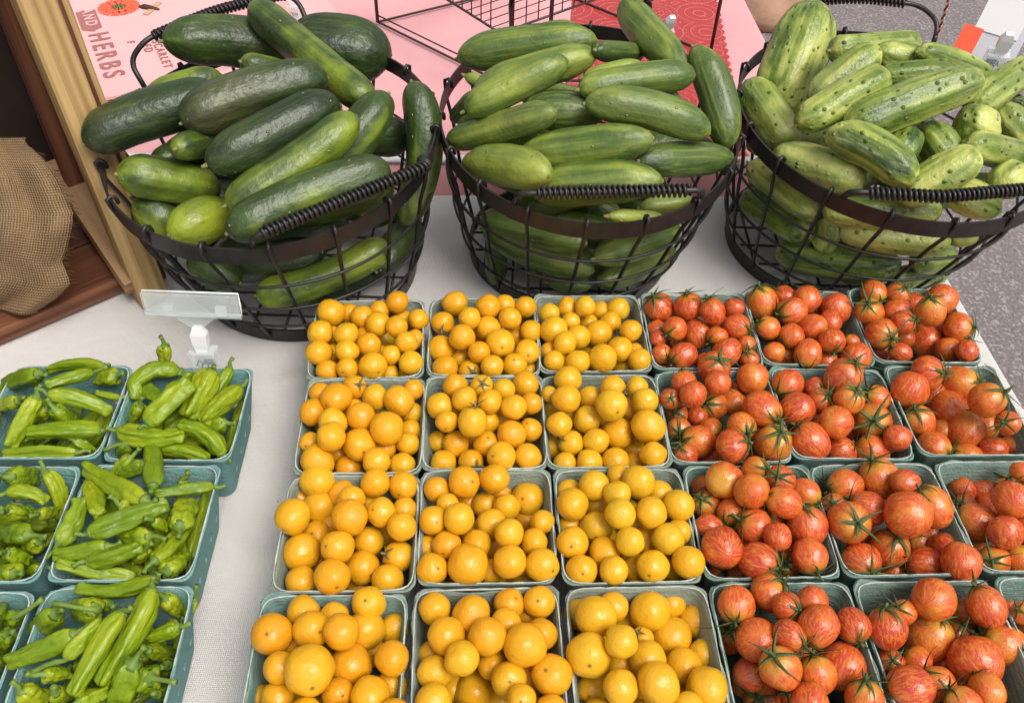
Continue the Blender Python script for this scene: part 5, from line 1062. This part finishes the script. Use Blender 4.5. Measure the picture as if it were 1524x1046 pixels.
for k in range(9): a = 2 * math.pi * k / 9; m.box(c + (rtv * math.cos(a) + dn * math.sin(a)) * .006, rtv * .003, dn * .003, Vector((0, 0, .0003)))
m.build('flower_heart', M['inkgrn'], fl, False)
ba, bb = px_card(224, 17); m = MB(); bd = (rtv * .75 + dn * .65).normalized(); bs = Vector((-bd.y, bd.x, 0))
m.tube([on_card(ba, bb, .0049) - bd * .020, on_card(ba, bb, .005) - bd * .010, on_card(ba, bb, .005) + bd * .004, on_card(ba, bb, .0049) + bd * .018], [.002, .0062, .005, .002], 8)
bee = m.build('printed_bee', M['inkdk'], card); bee.scale = (1, 1, 1)
m = MB(); m.box(on_card(ba, bb, .0055) + bs * .014 + bd * .004, bs * .011, bd * .005, Vector((0, 0, .0003))); m.box(on_card(ba, bb, .0055) - bs * .014 + bd * .006, bs * .011, bd * .005, Vector((0, 0, .0003))); m.build('wing', M['inktan'], bee, False)

# red mat with scalloped edge
rp, rq = U(1063, 4, PZ), U(1098, 190, PZ); ld = (rq - rp); Lm = ld.length * 1.25; ld.normalize(); ls = Vector((ld.y, -ld.x, 0)); ls = ls if ls.x < 0 else -ls
p0 = rp - ld * 0.35; Lm += 0.35; bm = bmesh.new(); vs_ = []
SP = 0.023; nS = int(Lm / SP)
for i in range(nS * 6 + 1):
    t = i / 6; fr = t - int(t); sc_ = 0.0085 * math.sin(math.pi * fr); vs_.append(bm.verts.new(p0 + ld * (t * SP) - ls * sc_))
bw = vs_[-1].co.copy(); cw = vs_[0].co.copy()
for i in range(1, 40): t = i / 39; vs_.append(bm.verts.new(bw + ls * .255 * t + ld * (0.0058 * abs(math.sin(t * math.pi * 16)))))
for i in range(1, 60): t = i / 59; vs_.append(bm.verts.new(bw + ls * .255 - ld * (Lm * t) + ls * (0.0058 * abs(math.sin(t * math.pi * 30)))))
f_ = bm.faces.new(vs_); r_ = bmesh.ops.extrude_face_region(bm, geom=[f_])
bmesh.ops.translate(bm, vec=(0, 0, 0.0012), verts=[v for v in r_['geom'] if isinstance(v, bmesh.types.BMVert)])
bmesh.ops.recalc_face_normals(bm, faces=bm.faces)
o = link('scalloped_mat', mesh_bm('scalloped_mat', bm), M['doily']); tag(o, 'red embossed mat with scalloped edge lying on the pink table', 'mat')

# brown wire rack behind the middle basket
rk = empty('wire_rack', (0, 1.2, PZ), 'brown wire rack with a grid tray on the pink table behind the baskets', 'rack'); ro = rk.location
A, Cq = U(562, 33, .005), U(1057, 80, .005); Bq = Vector((0.037, 1.20, .005)); Dq = A + Cq - Bq
m = MB(); m.tube([p - ro for p in round_path([A, Bq, Cq, Dq, A + (Bq - A) * .001], .01)], 0.0020, 7); m.tube([p - ro + Vector((0, 0, .012)) for p in (A, Bq)], 0.0014, 6); m.build('base_frame', M['bronze'], rk)
for p in (A, Bq, Cq, Dq):
    m = MB(); m.tube([p - ro, p - ro + Vector((0, 0, .47))], 0.0030, 8); m.build('post', M['bronze'], rk)
t0, tl, tr = U(745, 50, .12), U(672, 4, .12), U(862, 8, .12); tl = t0 + (tl - t0).normalized() * .26; tr = t0 + (tr - t0).normalized() * .26; tt = tl + tr - t0
m = MB()
for a, b in ((t0, tl), (tl, tt), (tt, tr), (tr, t0)):
    m.tube([a - ro, b - ro], 0.0020, 6); m.tube([a - ro + Vector((0, 0, .07)), b - ro + Vector((0, 0, .07))], 0.0018, 6)
tray = m.build('tray_frame', M['bronze'], rk)
for a, b in ((t0, tl), (t0, tr), (tl, tt), (tr, tt)):
    for k in range(1, 11):
        p = a.lerp(b, k / 11); m = MB(); m.tube([p - ro, p - ro + Vector((0, 0, .07))], 0.0010, 5); m.build('side_wire', M['bronze'], tray)
for k in range(1, 12):
    p, q = t0.lerp(tl, k / 12), tr.lerp(tt, k / 12); m = MB(); m.tube([p - ro, q - ro], 0.0008, 5); m.build('grid_wire', M['bronze'], tray)

# ------------------------------------------------------------------ clear sign clips
def clip(name, base, face, label, s=1.0, wide=None, tilt=0.0):
    """clear plastic clip with jaw, spring, ball neck; optional wide sign bar"""
    root = empty(name, base, label, 'sign clip', 'clear sign clips'); f = Vector(face); f.z = 0; f.normalize(); sd_ = Vector((-f.y, f.x, 0)); upv = (Vector((0, 0, 1)) + f * -tilt).normalized(); fn = sd_.cross(upv)
    for sg in (-1, 1):
        m = MB(); m.box(upv * .009 * s + fn * sg * .005 * s, sd_ * .0095 * s, fn * .0012 * s, upv * .017 * s); m.build('jaw', M['clear'], root, False)
    m = MB(); m.box(upv * .026 * s, sd_ * .0100 * s, fn * .0062 * s, upv * .0012 * s); m.box(upv * .004 * s, sd_ * .0095 * s, fn * .0040 * s, upv * .001 * s); m.build('bridge', M['clear'], root, False)
    m = MB(); m.tube([sd_ * (-.007 + .0014 * k) * s + upv * (.012 + .003 * math.sin(k * 1.9)) * s + fn * .003 * math.cos(k * 1.9) * s for k in range(11)], .0006 * s, 5); m.build('spring', M['black'], root)
    m = MB(); m.box(upv * .0085 * s - fn * .0066 * s, sd_ * .0045 * s, fn * .0003, upv * .0028 * s); m.build('spring_plate', M['black'], root, False)
    m = MB(); b = len(m.V)
    for z, ww, th in ((.025, .0042, .0030), (.033, .0058, .0036), (.043, .0062, .0036), (.050, .0034, .0026)):
        for q, e in ((-1, -1), (1, -1), (1, 1), (-1, 1)): m.V.append(upv * z * s + sd_ * ww * q * s + fn * th * e * s)
    for j in range(3):
        for k in range(4): m.F.append((b + j * 4 + k, b + j * 4 + (k + 1) % 4, b + j * 4 + 4 + (k + 1) % 4, b + j * 4 + 4 + k))
    m.F += [(b, b + 1, b + 2, b + 3), (b + 12, b + 13, b + 14, b + 15)]
    m.build('neck', M['frost'], root, False)
    if wide:
        c = upv * .064 * s
        m = MB(); b = len(m.V)
        for z, ww in ((.049, .004), (.059, .016)):
            for q in (-1, 1):
                for e in (-1, 1): m.V.append(upv * z * s + sd_ * ww * q * s + fn * .0012 * e)
        m.F += [(b, b + 1, b + 3, b + 2), (b + 4, b + 6, b + 7, b + 5), (b, b + 4, b + 5, b + 1), (b + 2, b + 3, b + 7, b + 6), (b, b + 2, b + 6, b + 4), (b + 1, b + 5, b + 7, b + 3)]
        m.build('yoke', M['clear'], root, False)
        for sg in (-1, 1):
            m = MB(); m.box(upv * .0715 * s + fn * sg * .0022, sd_ * wide, fn * .0009, upv * .0100 * s); m.build('sign_bar', M['clear'], root, False)
        q_ = [upv * (.0715 + .0100 * j) * s + sd_ * wide * i - fn * .0022 for i, j in ((-1, -1), (1, -1), (1, 1), (-1, 1))]
        m = MB(); m.tube([q_[0], q_[0].lerp(q_[1], .5), q_[1], q_[1].lerp(q_[2], .5), q_[2], q_[2].lerp(q_[3], .5), q_[3], q_[3].lerp(q_[0], .5)], .0009, 6, closed=True); m.build('bar_edge', M['frost'], root)
        m = MB(); m.tube([upv * .061 * s - sd_ * wide, upv * .061 * s + sd_ * wide], .0026, 10); m.build('hinge_rod', M['clear'], root)
        for q in (-.55, .55):
            m = MB(); m.box(upv * .0635 * s + sd_ * wide * q - fn * .004, sd_ * .0045, fn * .0022, upv * .0042); m.build('hinge_tab', M['frost'], root, False)
    return root
bx, by, rot = BOX['P12']
cpos = Vector((bx, by, 0)) + EY * 0.0545 + EX * 0.012
clip('sign_clip', (cpos.x, cpos.y, .062), (0, -1, 0), 'clear plastic clip with a wide sign bar on the pepper box', 1.18, .043, 0.10)
p = rim_hit(BAS['B2'], 992, 52); clip('sign_clip', (p.x, p.y + .004, .176), (.35, -1, 0), 'clear plastic clip on the back rim of the middle basket', 1.0, None, -.55)
p = U(440, 34, .0); clip('sign_clip', (p.x, p.y, .003), (0, -1, 0), 'clear plastic clip standing on the pink table behind the dark cucumbers', 1.0)
# price cards clipped at the back of the pickling cucumbers
p = rim_hit(BAS['B3'], 1470, 110); root = clip('sign_clip', (p.x, p.y + .004, .178), (-.25, -1, 0), 'clear plastic clip between the orange and grey cards', 1.25, None, -.35)
def flat_card(name, x, y, z, w_, h_, rotd, mat, label):
    c = U(x, y, z); n_ = (Vector(CAM) - c).normalized(); n_ = (n_ + Vector((0, 0, .5))).normalized(); rr = Vector((1, 0, 0)); rr = (rr - n_ * rr.dot(n_)).normalized(); uu = n_.cross(rr)
    a = R(rotd); xa, ya = rr * math.cos(a) + uu * math.sin(a), -rr * math.sin(a) + uu * math.cos(a)
    root = empty(name, c, label, 'card', 'price cards on the basket of pickling cucumbers'); m = MB(); m.box((0, 0, 0), xa * w_ / 2, ya * h_ / 2, n_ * .0004); m.build('sheet', mat, root, False); return root, xa, ya, n_
flat_card('price_card', 1436, 68, .195, .023, .050, -25, M['orange'], 'bright orange card clipped on the rim behind the pickling cucumbers')
rt_, xa, ya, n_ = flat_card('price_card', 1482, 62, .19, .060, .125, -24, M['grey'], 'grey and white card clipped on the rim beside the orange card')
m = MB(); m.box(xa * -.004 + ya * .045 + n_ * .0014, xa * .026, ya * .038, n_ * .0005); m.build('white_front', M['white'], rt_, False)
m = MB(); m.tube([xa * (.004 + .0075 * math.cos(a)) + ya * (-.036 + .012 * math.sin(a)) + n_ * .0012 for a in np.linspace(0, 2 * math.pi, 25)[:-1]], .0006, 5, closed=True); m.build('printed_loop', M['black'], rt_)
# baker's twine hanging by the basket handle
P0, P1 = U(1416, -12, .30), U(1394, 56, .200); tw = empty('striped_twine', P1, 'red and white twisted twine hanging beside the black handle', 'twine')
for ph_, mt in ((0, M['twr']), (math.pi, M['tww'])):
    m = MB(); ptz = []
    for i in range(90):
        t = i / 89; c = P1.lerp(P0, t) - P1; a = t * 34 + ph_; ptz.append(c + Vector((math.cos(a), math.sin(a), 0)) * .0010)
    m.tube(ptz, .0011, 6); m.build('strand', mt, tw)
# tan bag on the ground beyond the pink table
bm = bmesh.new(); bmesh.ops.create_cube(bm, size=1); bmesh.ops.subdivide_edges(bm, edges=bm.edges, cuts=9, use_grid_fill=True)
for v in bm.verts:
    z = v.co.z + .5; k = 1 - .28 * z ** 2; v.co = Vector((v.co.x * .30 * k, v.co.y * .22 * k, z * .42)); v.co += Vector((1, 1, .4)) * .02 * noise.noise(v.co * 9)
bmesh.ops.smooth_vert(bm, verts=bm.verts, factor=.5)
p = U(1136, 52, -.75); o = link('canvas_bag', mesh_bm('canvas_bag', bm, True), M['tan']); o.location = (p.x + .02, p.y + .12, -.745); tag(o, 'tan canvas bag on the asphalt beyond the pink table', 'bag')
for q in (-.07, .07):
    m = MB(); m.tube(round_path([Vector((q - .03, 0, .40)), Vector((q - .02, .02, .50)), Vector((q + .02, .02, .50)), Vector((q + .03, 0, .40))], .02), .007, 7); m.build('strap', M['tan'], o)
